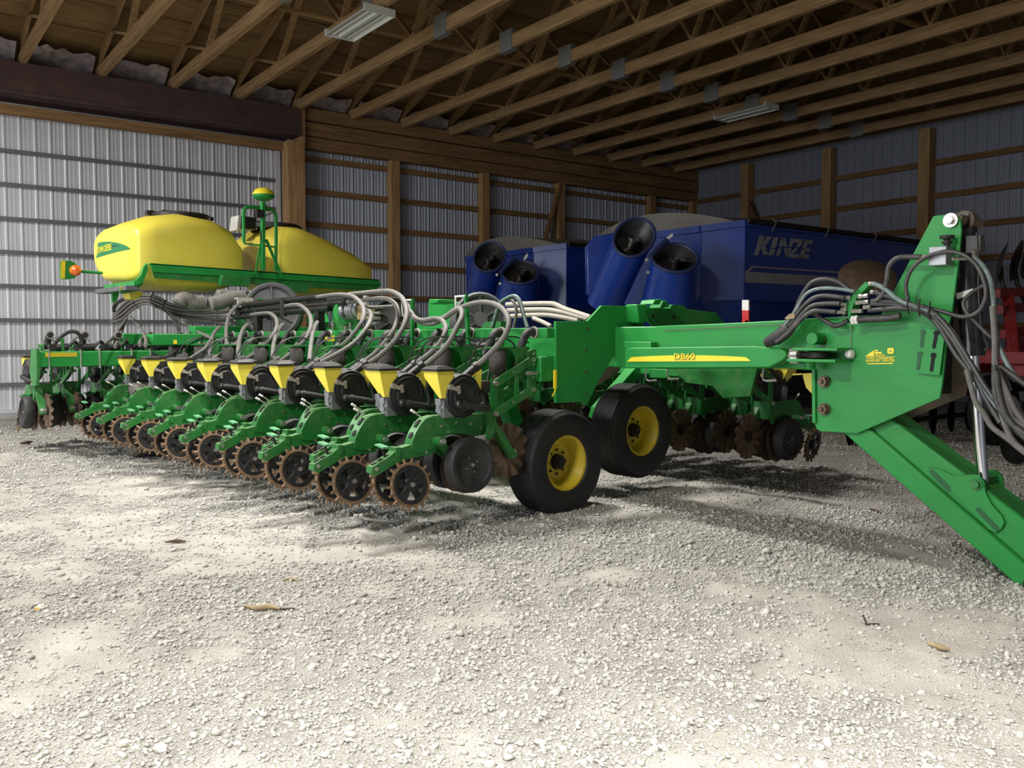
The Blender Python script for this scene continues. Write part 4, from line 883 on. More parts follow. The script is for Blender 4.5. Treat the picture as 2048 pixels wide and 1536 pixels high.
# the bundle that climbs over the frame from the tank meters
for i in range(7):
    dx, dy = 9*(i % 3), 27*(i-3); ylo = 26*(i-3)
    pts = [(190-8*i, 540+ylo*.5),(300, 440+dy*1.1),(450, 320+dy),(620+dx, 265+dy*.7),(800, 310+dy*.9),(940, 385+dy*.8),(1110, 430+ylo),(1300, 445+ylo*1.3),(1500, 450+ylo*1.6),(1800, 430+ylo*2.2)]
    hose('seed_hose', [z2(*q) for q in pts], (4.66+.06*(i % 2), 4.85+.05*(i % 2)), .0185, M['hose'], 8, 4)
sh(z2, [(195,430),(190,380),(240,310),(320,265),(420,230)], 4.9, .03, M['rubber'])
P_(MB().box(4.7, 4.9, 10.2, 10.3, 1.78, 1.9), 'hose_clamp', M['hose_pale'])
mb = MB()
for q in ((520,300),(760,275),(935,380)):
    p = at(*z2(*q), X=4.6); mb = MB(); mb.tube([p+Vector((-.02,.03,.11)), p+Vector((-.07,0,.0)), p+Vector((.0,-.04,-.11))], .007, 6, 3); P_(mb, 'cable_tie', M['dark'])
# center hoses at the far left
for pts in ([(0,915),(120,840),(250,700),(330,580),(345,540)], [(205,915),(260,790),(310,660),(350,540)], [(620,900),(625,800),(560,680),(480,570),(410,500)], [(540,890),(560,820),(640,760),(740,745)]):
    hose('seed_hose', [z2(*q) for q in pts], (3.4, 4.4), .020, M['hose_dark'] if 'hose_dark' in M else HZ)
P_(MB().tube([at(*z0(*q), Y=11.1) for q in ((735,345),(790,270),(870,200),(960,158),(1040,165),(1090,210),(1112,280),(1118,350))], .022, 8, 5), 'seed_hose', M['rubber'])
# black pipe rack over the near wing
for i, (a, b_) in enumerate((((475,612),(650,592)), ((478,622),(700,606)), ((470,634),(660,616)), ((655,601),(722,596)))):
    p0, p1 = at(*a, X=4.78), at(*b_, X=4.74); P_(MB().cyl(p0, p1, .036, n=12), 'distribution_pipe', M['pipe'] if 'pipe' in M else M['black'])
mb = MB()
for px in (475, 567, 690): p = at(px, 615, X=4.72); P_(MB().box(p.x-.03, p.x+.03, p.y-.02, p.y+.02, p.z-.10, p.z+.10), 'pipe_clamp', M['dark'])
for y in (9.75, 8.3): P_(MB().box(4.72, 4.80, y, y+.09, 1.26, 1.75), 'pipe_post', M['dark'])
# pale pipes in front of the blue cart
z1 = lambda a, b: (920+a/6.827, 440+b/6.827)
for pts in ([(640,1155),(900,1145),(1180,1140),(1290,1150),(1420,1210),(1600,1270),(1780,1330)], [(650,1235),(900,1225),(1150,1222),(1280,1235),(1420,1260),(1600,1310),(1750,1345)], [(690,1315),(900,1300),(1150,1295),(1300,1310),(1480,1340),(1620,1370)]):
    hose('air_pipe', [z1(*q) for q in pts], 6.55, .028, M['hose_pale'], 10, 4)
hose('air_pipe', [z1(1000,1340),z1(1120,1390),z1(1240,1450)], 6.3, .024, M['hose_pale'])
hose('hydraulic_hose', [z1(430,1480),(920+480/6.827,440+1300/6.827),z1(540,1140),z1(640,1060),z1(740,1030),z1(810,1080),z1(850,1200),z1(890,1350),z1(925,1460)], 4.75, .012, M['hose_teal'] if 'hose_teal' in M else HY)
hose('hydraulic_hose', [z1(450,1480),z1(500,1300),z1(570,1140),z1(660,1075),z1(740,1060),z1(800,1110),z1(840,1220),z1(880,1360),z1(905,1470)], 4.78, .012, HY)
hose('hydraulic_hose', [z1(730,1470),z1(760,1340),z1(770,1230),z1(740,1130),z1(690,1080)], 4.85, .013, M['hose'])
# hose guide hooks on green posts
for (x0, y0), (x1, y1), (x2, y2) in (((838,672),(835,664),(820,600)), ((845,1330),(850,665),(0,0)),):
    pass
for (a, b_) in (((850,665),(850,1330)), ((1580,605),(1620,1290))):
    q6 = lambda u, v: (700+u/6.827, 500+v/6.827)
    p0, p1 = at(*q6(*a), X=4.55), at(*q6(*b_), X=4.55); P_(MB().bar(p0, p1, .028, .028), 'guide_post', G)
for pts in ([(835,682),(720,685),(708,700),(715,820),(730,910)], [(1570,628),(1450,635),(1440,650),(1447,780),(1455,870)]):
    P_(MB().tube([at(700+a/6.827, 500+b_/6.827, X=4.50) for a, b_ in pts], .0085, 6, 3), 'guide_hook', M['white'])
# green blocks, fan and motor behind the near wing
P_(MB().prism([at(700+a/6.827, 500+b_/6.827, X=5.25) for a, b_ in ((1070,690),(1470,710),(1475,760),(1420,1060),(910,1100),(910,960),(1070,910))], (.25, 0, 0)), 'frame_gusset', G, bevel=.008)
P_(MB().prism([at(700+a/6.827, 500+b_/6.827, X=5.0) for a, b_ in ((1080,670),(1200,670),(1200,720),(1080,740))], (.2, 0, 0)), 'frame_cap', G, bevel=.006)
P_(MB().prism([at(700+a/6.827, 500+b_/6.827, X=5.05) for a, b_ in ((1780,1080),(1840,980),(2060,975),(2060,1080))], (.12, 0, 0)), 'bracket', GR)
P_(MB().prism([at(*zA(*q), X=5.1) for q in ((300,445),(460,440),(470,380),(540,380),(600,600),(290,600))], (.2, 0, 0)).prism([at(*zA(*q), X=5.1) for q in ((1110,400),(1200,380),(1230,480),(1180,600),(1120,600))], (.15, 0, 0)).prism([at(*zA(*q), X=5.0) for q in ((420,200),(500,160),(560,220),(440,250))], (.2, 0, 0)), 'frame_bracket', G, bevel=.006)
def fan(c, ax, r, m_):
    mb = MB(); mb.lathe([(0,.05),(r*.25,.05),(r*.28,.02),(r*.80,.015),(r*.84,.05),(r*.92,.06),(r,.03),(r,-.22),(0,-.22)], c, ax, 36)
    A = Vector(ax).normalized(); a, b_ = frame_of(A)
    for i in range(6):
        t = i*math.pi/3+.5; d = a*math.cos(t)+b_*math.sin(t); mb.bar(Vector(c)+d*r*.25+A*.03, Vector(c)+d*r*.84+A*.03, .02, .03, A)
    return P_(mb, 'fan_housing', m_)
c = at(545, 622, X=5.15); fan(c, (-.55, -.8, .1), .36, M['fan'])
c = at(960, 640, X=5.25); fan(c, (-.5, -.85, .1), .26, M['fan'])
c = at(790, 640, X=5.2); fan(c, (-.7, -.7, .1), .24, M['dark'])
mb = MB(); c = at(690, 625, X=4.78); mb.lathe([(0,.02),(.12,.02),(.125,.0),(.125,-.03),(0,-.03)], c, (-.6, -.8, 0), 26); P_(mb, 'motor_plate', G)
mb = MB(); mb.cyl(c+Vector((-.01, -.015, .01)), c+Vector((.02, -.28, .02)), .085, n=18)
for k in range(5): mb.lathe([(.08, -.008), (.092, -.008), (.092, .008), (.08, .008)], c+Vector((.0, -.04-.045*k, .012)), (.05, -1, 0), 18, True)
mb.box(c.x-.05, c.x+.05, c.y-.30, c.y-.02, c.z+.08, c.z+.125); P_(mb, 'hydraulic_motor', M['alu'])
P_(MB().box(c.x-.04, c.x+.08, c.y-.42, c.y-.29, c.z-.08, c.z+.06), 'brass_valve', M['brass'], bevel=.004)
P_(MB().cyl((c.x+.02, c.y-.36, c.z+.06), (c.x+.02, c.y-.36, c.z+.16), .04, n=12), 'solenoid', M['steel'])
P_(MB().prism([at(*zA(*q), X=4.82) for q in ((1380,330),(1520,300),(1680,440),(1680,560),(1600,600),(1500,600),(1400,520))], (.03, 0, 0)), 'motor_bracket', GR)
for x_ in (665, 690, 700): P_(MB().cyl(at(x_, 645, X=4.8), at(x_+3, 690, X=4.75), .012, n=8), 'motor_post', M['latch'])
for px in ((310, 1), (652, 2), (320, 3)):
    pass
P_(MB().prism([at(*q, X=4.64) for q in ((650,671),(668,671),(668,682),(650,682))], (.004, 0, 0)), 'marker_sticker', M['decal_yellow'])
# corrugated ducts under the tank
def duct(pts, Y, r):
    P = catmull([at(*z2(*q), Y=Y) for q in pts], 12); L_ = [0]
    for a, b_ in zip(P, P[1:]): L_.append(L_[-1]+(b_-a).length)
    m_ = int(L_[-1]/.011); Q = []
    for i in range(m_+1):
        t = L_[-1]*i/m_; k = max(q for q in range(len(P)-1) if L_[q] <= t+1e-9); Q.append(P[k].lerp(P[k+1], min(1, (t-L_[k])/max(1e-6, L_[k+1]-L_[k]))))
    P_(MB().tube(Q, lambda t: r*(1+(.07 if round(t*m_) % 2 else -.05)), 14, 1), 'air_duct', M['duct'], 60)
duct([(1080,330),(1110,270),(1170,260),(1250,300),(1340,310),(1420,310)], 10.6, .085); duct([(1500,330),(1560,320),(1650,300),(1760,260),(1860,240),(1960,240)], 10.5, .085); duct([(1600,215),(1700,225),(1800,230)], 10.7, .08)

# --- seed tanks
def tank(xs, label):
    """xs: stations (X, z_bottom, z_top, y_front, y_back)"""
    mb = MB(); n = 36; vs = []; e = .30
    def ring(X, zb, zt, yf, yb, s):
        yc, zc = (yf+yb)/2, (zb+zt)/2; hy, hz = (yb-yf)/2*s, (zt-zb)/2*s; out = []
        for k in range(n):
            t = 2*math.pi*k/n+math.pi/n; c, sn = math.cos(t), math.sin(t)
            y = math.copysign(abs(c)**e, c); z = math.copysign(abs(sn)**e, sn)
            zz = zc+hz*z+(.10*(1-(y*1.0)**2)*s if z > 0 else 0); zz += .34*max(0, y-.1)**2*s if z < 0 else 0; out.append((X, yc+hy*y, zz))
        return out
    first, last = xs[0], xs[-1]; d = 1 if last[0] > first[0] else -1; rr = .075
    st = [(first, s, -d*o) for s, o in ((.55, rr), (.80, rr*.90), (.93, rr*.6), (.985, rr*.25))]+[(x, 1, 0) for x in xs]+[(last, s, d*o) for s, o in ((.985, rr*.25), (.93, rr*.6), (.80, rr*.90), (.55, rr))]
    for (X, zb, zt, yf, yb), s, o in st: vs += ring(X+o, zb, zt, yf, yb, s)
    m_ = len(st); fs = [(i*n+k, i*n+(k+1) % n, (i+1)*n+(k+1) % n, (i+1)*n+k) for i in range(m_-1) for k in range(n)]+[tuple(range(n-1, -1, -1)), tuple(range((m_-1)*n, m_*n))]
    mb.add(vs, fs); o = P_(mb, 'seed_tank', M['yellow'], 60); o['label'] = label; return o
tL = tank([(3.92,2.14,2.80,11.24,13.0),(4.12,2.05,2.90,11.2,13.0),(4.5,2.02,2.97,11.18,13.0),(4.9,2.02,2.93,11.18,13.0),(5.12,2.08,2.84,11.2,12.95),(5.24,2.18,2.66,11.24,12.9)], 'yellow seed tank with the green name decal')
tR = tank([(5.80,2.18,2.80,11.24,12.95),(5.95,2.08,2.93,11.2,12.95),(6.2,2.02,2.94,11.18,13.0),(6.6,2.02,2.82,11.18,13.0),(7.0,2.04,2.66,11.2,12.95),(7.30,2.14,2.50,11.24,12.85)], 'yellow seed tank behind the ladder')
for xc, yc, zt, t in ((4.72, 12.0, 3.045, tL), (6.12, 12.05, 3.03, tR)):
    mb = MB(); mb.lathe([(.36,-.04),(.40,-.02),(.40,.03),(.36,.05),(.30,.055),(0,.06)], (xc, yc, zt), (0, 0, 1), 30); mb.box(xc-.46, xc-.36, yc-.05, yc+.05, zt, zt+.06); mb.box(xc-.25, xc+.22, yc-.04, yc+.04, zt+.05, zt+.085); mb.box(xc+.36, xc+.45, yc-.05, yc+.05, zt, zt+.05)
    mb.build('tank_lid', M['black'], t)
# frame rails round the tanks
P_(MB().prism([(3.99,11.13,2.335),(7.36,11.13,2.285),(7.40,11.13,2.20),(4.03,11.13,2.225)], (0, .04, 0)).prism([(3.99,11.13,2.335),(7.36,11.13,2.285),(7.36,11.22,2.285),(3.99,11.22,2.335)], (0, 0, -.02)), 'tank_rail', G, bevel=.004)
P_(MB().prism([(4.03,11.15,2.225),(7.40,11.15,2.20),(7.30,11.15,2.11),(4.05,11.15,2.15)], (0, .02, 0)), 'tank_skirt', GR)
P_(MB().prism([at(*q, Y=11.12) for q in ((288,533),(294,526),(296,540),(286,566),(276,570),(272,560),(281,552))], (0, .06, 0)).box(3.80, 3.90, 11.15, 12.3, 2.05, 2.11), 'tank_cradle', G, bevel=.004)
P_(MB().box(3.70, 3.86, 11.16, 12.35, 1.99, 2.05), 'cradle_step', M['girt_metal'], bevel=.006)
P_(MB().prism([at(*q, Y=11.3) for q in ((240,577),(280,572),(276,582),(241,588))], (0, .03, 0)), 'model_plate', GR)
P_(MB().prism([at(*q, Y=11.9) for q in ((225,573),(236,573),(238,590),(232,604),(225,604))], (0, .06, 0)), 'cradle_leg', G)
a_, b_ = at(240.5, 580.5, Y=11.28), at(258, 577, Y=11.28); text_mesh('model_lettering', 'CCS', .075, M['decal_yellow'], PL, a_, b_-a_, (0, 0, 1), .002, 0, .001, 'LEFT', (b_-a_).length*.62)
P_(MB().prism([at(*q, Y=11.0) for q in ((445,550),(500,553),(500,573),(441,571))], (0, .10, 0)).prism([at(*q, Y=11.05) for q in ((500,565),(620,570),(616,584),(590,584))], (0, .1, 0)), 'step_plate', GR, bevel=.004)
P_(MB().prism([at(*q, Y=11.6) for q in ((258,586),(284,582),(286,590),(270,600),(262,598))], (0, .25, 0)), 'meter_cup', M['yellow'])
# nose decal and lettering on the left tank (the nose faces -x)
NX = 3.8445
def n_at(a, b_): return at(180+a/6.827, 410+b_/6.827, X=NX)
mb = MB(); mb.prism([n_at(*q) for q in ((112,516),(180,502),(280,500),(380,515),(470,545),(530,578),(540,590),(535,602),(300,660),(86,721),(98,650))], (-.003, 0, 0)); P_(mb, 'name_decal', M['decal_green'])
mb = MB(); mb.prism([n_at(*q)+Vector((-.002,0,0)) for q in ((300,548),(340,545),(420,562),(302,576))], (-.002, 0, 0)); P_(mb, 'decal_swoosh', M['decal_dark'])
a_, b_ = n_at(106, 660), n_at(304, 608); text_mesh('name_lettering', 'JOHN DEERE', .118, M['decal_yellow'], PL, a_+Vector((-.0055, 0, 0)), b_-a_, (0, 0, 1), .0008, .18, .001, 'LEFT', (b_-a_).length)
# marker lamp on its arm
P_(MB().cyl(at(160, 543, Y=11.9), at(205, 546, Y=11.9), .018, n=8), 'lamp_arm', G)
mp_ = [(120,523),(123,521),(140,521),(150,526),(157,536),(158,546),(150,556),(135,559),(121,558)]
P_(MB().prism([at(*q, Y=11.92) for q in mp_], (0, .02, 0)), 'marker_panel', G)
P_(MB().prism([at(*q, Y=11.915) for q in ((122,522),(131,522),(130,557),(122,557))], (0, .004, 0)), 'marker_stripe', M['decal_yellow'])
c = at(151, 541, Y=11.9); P_(MB().lathe([(0,.07),(.045,.062),(.066,.03),(.07,0),(.066,-.03),(0,-.05)], c, (-.3, -1, 0), 20), 'amber_lamp', M['orange'])
# ladder hoop and receiver mast
zl = lambda a, b: (440+a/8.083, 370+b/8.083)
P_(MB().tube([at(*zl(*q), Y=11.12) for q in ((385,930),(383,700),(380,440),(395,390),(430,360),(520,355),(600,370),(760,390),(840,405),(880,440),(900,500),(905,700),(905,1000),(900,1400))], .024, 8, 3).bar(at(*zl(390,945), Y=11.12), at(*zl(900,1005), Y=11.12), .02, .02), 'ladder_hoop', G)
P_(MB().bar(at(*zl(690,270), Y=11.05), at(*zl(690,1380), Y=11.05), .07, .05), 'receiver_mast', G, bevel=.006)
P_(MB().bar(at(*zl(745,880), Y=11.05), at(*zl(1000,1480), Y=11.05), .03, .03).bar(at(*zl(665,900), Y=11.05), at(*zl(570,1450), Y=11.05), .02, .02), 'mast_brace', G)
P_(MB().tube([at(*zl(*q), Y=11.03) for q in ((755,310),(720,430),(700,620),(660,820),(690,1000))], .008, 6, 4).tube([at(*zl(*q), Y=11.08) for q in ((570,430),(620,480),(700,500),(770,480),(860,445))], .008, 6, 4).box(5.36, 5.46, 11.0, 11.1, 3.02, 3.12), 'mast_cable', M['dark'])
c = at(527, 392, Y=11.05)
mb = MB(); mb.lathe([(0,-.055),(.07,-.06),(.13,-.03),(.145,.0),(.143,.012)], c, (0, 0, 1), 24); P_(mb, 'receiver_base', G)
mb = MB(); mb.lathe([(.146,.012),(.142,.03),(.115,.075),(.07,.10),(0,.108)], c, (0, 0, 1), 24); P_(mb, 'receiver_dome', M['yellow_paint'] if False else M['decal_yellow'])
P_(MB().cyl(at(517, 378, Y=11.3), at(517, 343, Y=11.3), .004, n=5), 'antenna', M['steel'])
P_(MB().prism([at(*zl(*q), Y=11.9) for q in ((300,490),(335,485),(600,520),(600,720),(330,725),(275,725))], (0, .25, 0)), 'display_case', M['white'])
P_(MB().prism([at(*zl(*q), Y=11.88) for q in ((350,500),(585,530),(580,720),(340,705))], (0, .03, 0)), 'display_screen', M['dark'])
# bring the children under a root at the planter's middle
PL.location = (5.55, 7.4, 0)
for c in PL.children: c.location = Vector(c.location)-PL.location
# ================================================================== blue grain carts
def cart(x0, y0, px0, depth_scale, label, decals):
    """x0, y0: near front corner of the box, shed frame; px: spout positions come from the near cart's own layout"""
    t = link('grain_cart', None); t.location = WP(x0+2.5, y0+1.7, 0); t.rotation_euler.z = BROT
    tag(t, label, 'grain cart', 'blue grain carts parked side by side')
    O = Vector((-2.5, -1.7, 0))
    def V(x, y, z): return O+Vector((x, y, z))
    B = M['blue']; W_, Ln = 3.4, 6.3; cx, cy = .42, .52
    # plan outline of the box: chamfered front corners
    plan = [(Ln, 0), (0, 0), (-cx, cy), (-cx, W_-cy), (0, W_), (Ln, W_)]
    zr, zl, zb = 3.20, 2.03, .95
    mb = MB(); tops = [V(x, y, zr-(.07 if x < -.1 else 0)) for x, y in plan]; mids = [V(x, y, zl) for x, y in plan]
    ins = [(min(max(x, .6), Ln-.6) if True else x, min(max(y, .75), W_-.75)) for x, y in plan]; bots = [V(x, y, zb) for x, y in ins]
    n = len(plan)
    mb.add(tops+mids+bots, [(i, (i+1) % n, (i+1) % n+n, i+n) for i in range(n)]+[(i+n, (i+1) % n+n, (i+1) % n+2*n, i+2*n) for i in range(n)]+[tuple(range(2*n, 3*n))])
    mb.build('cart_box', B, t, 12)
    # the ledge, rim and corner seams
    mb = MB()
    for i in range(n):
        a, b_ = V(*plan[i], zl), V(*plan[(i+1) % n], zl); mb.bar(a, b_, .07, .06)
    mb.build('ledge', B, t)
    mb = MB()
    for i in range(n):
        a, b_ = tops[i], tops[(i+1) % n]; mb.bar(a, b_, .09, .10)
    mb.build('rim', M['dark'] if False else B, t)
    for i in (1, 2, 3, 4): MB().cyl(V(*plan[i], zl), V(*plan[i], zr-.05), .012, n=6).build('corner_seam', B, t)
    # tarp over bows
    mb = MB(); nx_, ny_ = 10, 13; vs = []
    for i in range(nx_+1):
        for j in range(ny_):
            v = j/(ny_-1); x = -cx*math.sin(math.pi*min(1, max(0, v)))**.4+(Ln+cx)*i/nx_ if i == 0 else -.1+(Ln+.1)*i/nx_
            sag = .02*math.cos(2*math.pi*i/2)
            vs.append(V(x, W_*v, zr+.02+.30*math.sin(math.pi*v)**.8-(.05 if i == 0 else 0)+sag))
    mb.add(vs, [(i*ny_+j, (i+1)*ny_+j, (i+1)*ny_+j+1, i*ny_+j+1) for i in range(nx_) for j in range(ny_-1)])
    base = [V(-cx*math.sin(math.pi*(j/(ny_-1)))**.4, W_*j/(ny_-1), zr-.05) for j in range(ny_)]
    mb.add(base+vs[:ny_], [(j, j+1, ny_+j+1, ny_+j) for j in range(ny_-1)])
    mb.build('tarp', M['tarp'], t, 40)
    mb = MB(); mb.cyl(V(0, -.05, zr+.03), V(Ln, -.05, zr+.03), .045, n=10); mb.build('tarp_roll', M['dark'], t)
    for x in (.62, 2.05, 3.5, 5.0): MB().tube([V(x, -.04, zr+.12), V(x+.03, -.09, zr+.06), V(x-.02, -.1, zr-.02), V(x-.06, -.08, zr-.10)], .013, 6, 3).build('tie_strap', M['hose'], t)
    # undercarriage
    mb = MB(); mb.box(*[0]*6) if False else None
    mb.bar(V(.2, .9, .85), V(Ln-.2, .9, .85), .18, .25); mb.bar(V(.2, W_-.9, .85), V(Ln-.2, W_-.9, .85), .18, .25); mb.bar(V(3.4, .2, .85), V(3.4, W_-.2, .85), .25, .25); mb.bar(V(.2, 1.7, .7), V(-2.0, 1.7, .55), .25, .2)
    mb.bar(V(-1.8, 1.7, 0), V(-1.8, 1.7, .6), .08, .08); mb.box(*(V(-1.95, 1.55, 0).x, V(-1.65, 1.55, 0).x, V(0, 1.55, 0).y, V(0, 1.85, 0).y, 0, .03))
    mb.build('undercarriage', M['dark'], t)
    for y in (.05, W_-.05):
        mb = MB(); mb.lathe([(.38,-.26),(.62,-.34),(.82,-.33),(.88,-.26),(.90,0),(.88,.26),(.82,.33),(.62,.34),(.38,.26)], V(3.4, y, .90), (0, 1, 0), 32); o = mb.build('tyre', M['tire'], t)
        mb = MB(); mb.lathe([(.39,-.2),(.34,-.1),(.2,-.05),(0,-.05)], V(3.4, y, .90), (0, 1, 0), 24); mb.build('wheel_rim', M['fan'], o)
    # folded unloading auger: lower tube, upper tube, hinge, flighting
    def tube_open(pa, pb, ra, rb, nrm, nm):
        """hollow tube from the open end pa (rim in plane nrm) down to pb"""
        pa, pb = Vector(pa), Vector(pb); ax = (pb-pa).normalized(); nn = Vector(nrm).normalized(); a, b_ = frame_of(ax); k = 30; o_, i_, l_ = [], [], []
        for i in range(k):
            d = a*math.cos(2*math.pi*i/k)+b_*math.sin(2*math.pi*i/k)
            top = pa+d*ra; top = top-ax*(top-pa).dot(nn)/ax.dot(nn); o_.append(top); l_.append(pb+d*rb); i_.append(pa+d*(ra*.93)-ax*((d*ra*.93).dot(nn)/ax.dot(nn)))
        ind = [q+(pb-pa)*.42 for q in i_]
        mb = MB(); mb.add(o_+l_, [(i, (i+1) % k, (i+1) % k+k, i+k) for i in range(k)]); mb.m = 1; mb.add(i_+ind, [(i+k, (i+1) % k+k, (i+1) % k, i) for i in range(k)]+[tuple(range(k, 2*k))])
        o = mb.build(nm, [B, M['tube_in']], t)
        rim = MB(); rim.tube(o_+[o_[0]], .026, 8, 1, False); rim.build('tube_rim', M['blue_dark'], o)
        fl = MB(); c0 = pa+(pb-pa)*.02; fl.cyl(c0, pa+(pb-pa)*.4, .05, n=12); fl.lathe([(.05,-.01),(.085,-.01),(.085,.03),(.05,.03)], c0, ax, 12, True)
        vs = []; m_ = 26
        for i in range(m_+1):
            th = i/m_*2*math.pi*1.35+.8; d = a*math.cos(th)+b_*math.sin(th); q = pa+(pb-pa)*(.05+.30*i/m_); vs += [q+d*.05, q+d*ra*.86]
        fl.add(vs, [(2*i, 2*i+1, 2*i+3, 2*i+2) for i in range(m_)]); fl.build('auger_flight', M['steel_dark'], o)
        return o
    return t, V, tube_open
M['steel_dark'] = mat('worn_flight_steel', (.16, .15, .14), .3, .8, .3, 8)
def to_cart(t, P):                                     # world point -> cart frame
    return t.matrix_world.inverted() @ P
def finish_cart(c, D, s, marks):
    t, V, tube_open = c; bpy.context.view_layer.update()
    L_ = lambda x, y, d: to_cart(t, at(x, y, d=d))
    (u0, v0), (u1, v1), (l0, m0), (l1, m1) = marks['up0'], marks['up1'], marks['lo0'], marks['lo1']
    vw = (t.matrix_world.inverted().to_3x3() @ Vector((-_fw[0], -_fw[1], 0))).normalized()
    tube_open(L_(u0, v0, D), L_(u1, v1, D+.55), .285, .27, vw+Vector((0, 0, .55)), 'upper_auger_tube')
    tube_open(L_(l0, m0, D-.25), L_(l1, m1, D+.15), .335, .42, vw+Vector((0, 0, 1.15)), 'lower_auger_tube')
    mb = MB(); mb.cyl(L_(*marks['h0'], D-.35), L_(*marks['h1'], D-.15), .045, n=10); mb.build('auger_hinge', M['blue_dark'], t)
    for q in marks['bolts']: p = L_(*q, D-.62); MB().cyl(p, p+vw*.03, .026, n=8).build('hinge_bolt', M['steel'], t)
    mb = MB(); mb.prism([L_(*q, D+.1) for q in marks['tag']], -vw*.01); mb.build('white_sticker', M['white'], t)
    mb = MB(); q = marks['panel']; mb.prism([L_(*p, D+.75) for p in q], -vw*.35); mb.build('auger_shroud', M['blue'], t, bevel=.02)
c1 = cart(11.1, 8.9, 0, 1, 'nearer blue grain cart with the lettered side and grey tarp', True)
s1 = lambda a, b: (1160+a/6.4, 420+b/6.4)
finish_cart(c1, 13.0, 1, dict(up0=s1(695,350), up1=s1(300,1230), lo0=s1(1215,610), lo1=s1(1110,1330), h0=s1(900,600), h1=s1(1110,390), bolts=[s1(848,640), s1(865,800)], tag=[s1(1105,350),s1(1185,295),s1(1190,335),s1(1120,388)], panel=[s1(85,450),s1(180,340),s1(440,290),s1(420,600),s1(220,1150),s1(90,1080)]))
c2 = cart(11.0, 13.1, 0, 1, 'farther blue grain cart, partly hidden, left of the lettered one', False)
finish_cart(c2, 16.3, .8, dict(up0=z1(405,505), up1=z1(260,1150), lo0=z1(830,715), lo1=z1(760,1240), h0=z1(550,720), h1=z1(750,520), bolts=[z1(505,750), z1(545,870)], tag=[z1(860,545),z1(885,490),z1(920,450),z1(930,490),z1(890,550)], panel=[z1(165,600),z1(200,540),z1(400,540),z1(420,900),z1(400,1100),z1(160,1100)]))
# lettering and stripe on the near cart's side
t, V, _ = c1; bpy.context.view_layer.update(); SY = 8.9-.012
sa = lambda a, b: to_cart(t, at(1440+a/4.876, 420+b/4.876, wy=SY))
mb = MB(); mb.prism([sa(*q) for q in ((245,600),(1260,660),(1700,690),(1700,800),(1260,755),(245,705))], (0, -.004, 0)); mb.build('side_stripe', M['silver_decal'], t)
mb = MB(); mb.prism([sa(*q) for q in ((245,600),(310,545),(1260,605),(1700,640),(1700,655),(1255,625),(325,562),(285,598))], (0, -.004, 0)); mb.build('side_stripe', M['silver_decal'], t)
glyph = {'K': [[(330,440),(385,248),(435,250),(415,330),(370,440)], [(412,335),(455,258),(510,260),(440,350)], [(415,345),(440,340),(470,440),(420,438),(400,380)]],
 'I': [[(468,440),(525,262),(572,265),(520,442)]], 'N': [[(545,445),(600,268),(634,270),(579,448)], [(600,268),(636,270),(674,458),(640,455)], [(640,455),(688,275),(722,277),(674,458)]],
 'Z': [[(712,280),(812,288),(800,325),(702,318)], [(770,320),(805,325),(720,420),(680,425)], [(675,425),(765,432),(752,470),(660,462)]],
 'E': [[(775,470),(825,290),(862,293),(812,472)], [(825,290),(905,296),(895,332),(815,325)], [(800,368),(880,374),(870,405),(792,400)], [(778,432),(870,438),(860,475),(765,470)]]}
for g_, polys in glyph.items():
    mb = MB()
    for pl in polys: mb.prism([sa(*q) for q in pl], (0, -.004, 0))
    mb.build('cart_letter', M['silver_decal'], t)['label'] = 'silver letter '+g_
mb = MB(); mb.prism([sa(*q)+Vector((0, -.005, 0)) for q in ((370,405),(560,362),(700,358),(900,378),(700,370),(560,375))], (0, -.002, 0)); mb.build('letter_slash', M['blue'], t)

# ================================================================== red tillage implement in the right background
M['rust_dark'] = mat('dark_rust', (.075, .048, .028), .7, .1, .3, 10)
T = link('disc_implement', None); T.location = WP(11.6, 5.6, 0); T.rotation_euler.z = BROT
tag(T, 'red tillage implement with round black discs behind the green hitch tower', 'farm implement')
Rd = M['red']
for y in (-1.1, -.3, .5, 1.3): MB().bar((-1.2, y, 1.05), (4.6, y, 1.05), .12, .16).build('frame_beam', Rd, T, bevel=.008)
for x in (-1.2, .6, 2.4, 4.5): MB().bar((x, -1.2, 1.18), (x, 1.4, 1.18), .14, .14).build('cross_beam', Rd, T, bevel=.008)
for k, x in enumerate((-.55, .1, .75, 1.6, 2.6, 3.5)): MB().bar((x, -.75, 1.15), (x+.55, -.42, 1.95), .12, .14).build('wing_beam', Rd, T, bevel=.008)
for z in (1.45, 1.75, 1.95): MB().bar((-.35, -.55+.2*(z-1.4), z), (4.5, -.55+.2*(z-1.4), z+.35), .10, .11).build('wing_rail', Rd, T, bevel=.008)
for x in (-.3, .75, 2.0): MB().box(x-.15, x+.8, -.72, -.62, .95, 1.42).build('side_panel', Rd, T, bevel=.01)
disc = MB().lathe([(0, .06), (.12, .045), (.23, .005), (.235, 0), (.12, .035), (0, .05)], (0, 0, 0), (0, 1, 0), 24).mesh('disc_blade', M['dark'])
for i in range(11):
    for r_, yy in ((0, -1.15), (1, .9)):
        o = link('disc_blade', disc, T); o.location = (-1.3+.52*i, yy, .25); o.rotation_euler.z = R(18*(1 if r_ else -1)); o.scale = (1.1, 1.1, 1.1)
for yy in (-1.15, .9): MB().cyl((-1.4, yy, .26), (4.2, yy, .26), .035).build('gang_axle', M['dark'], T); MB().bar((-1.4, yy, .62), (4.2, yy, .62), .14, .14).build('gang_beam', M['dark'], T)
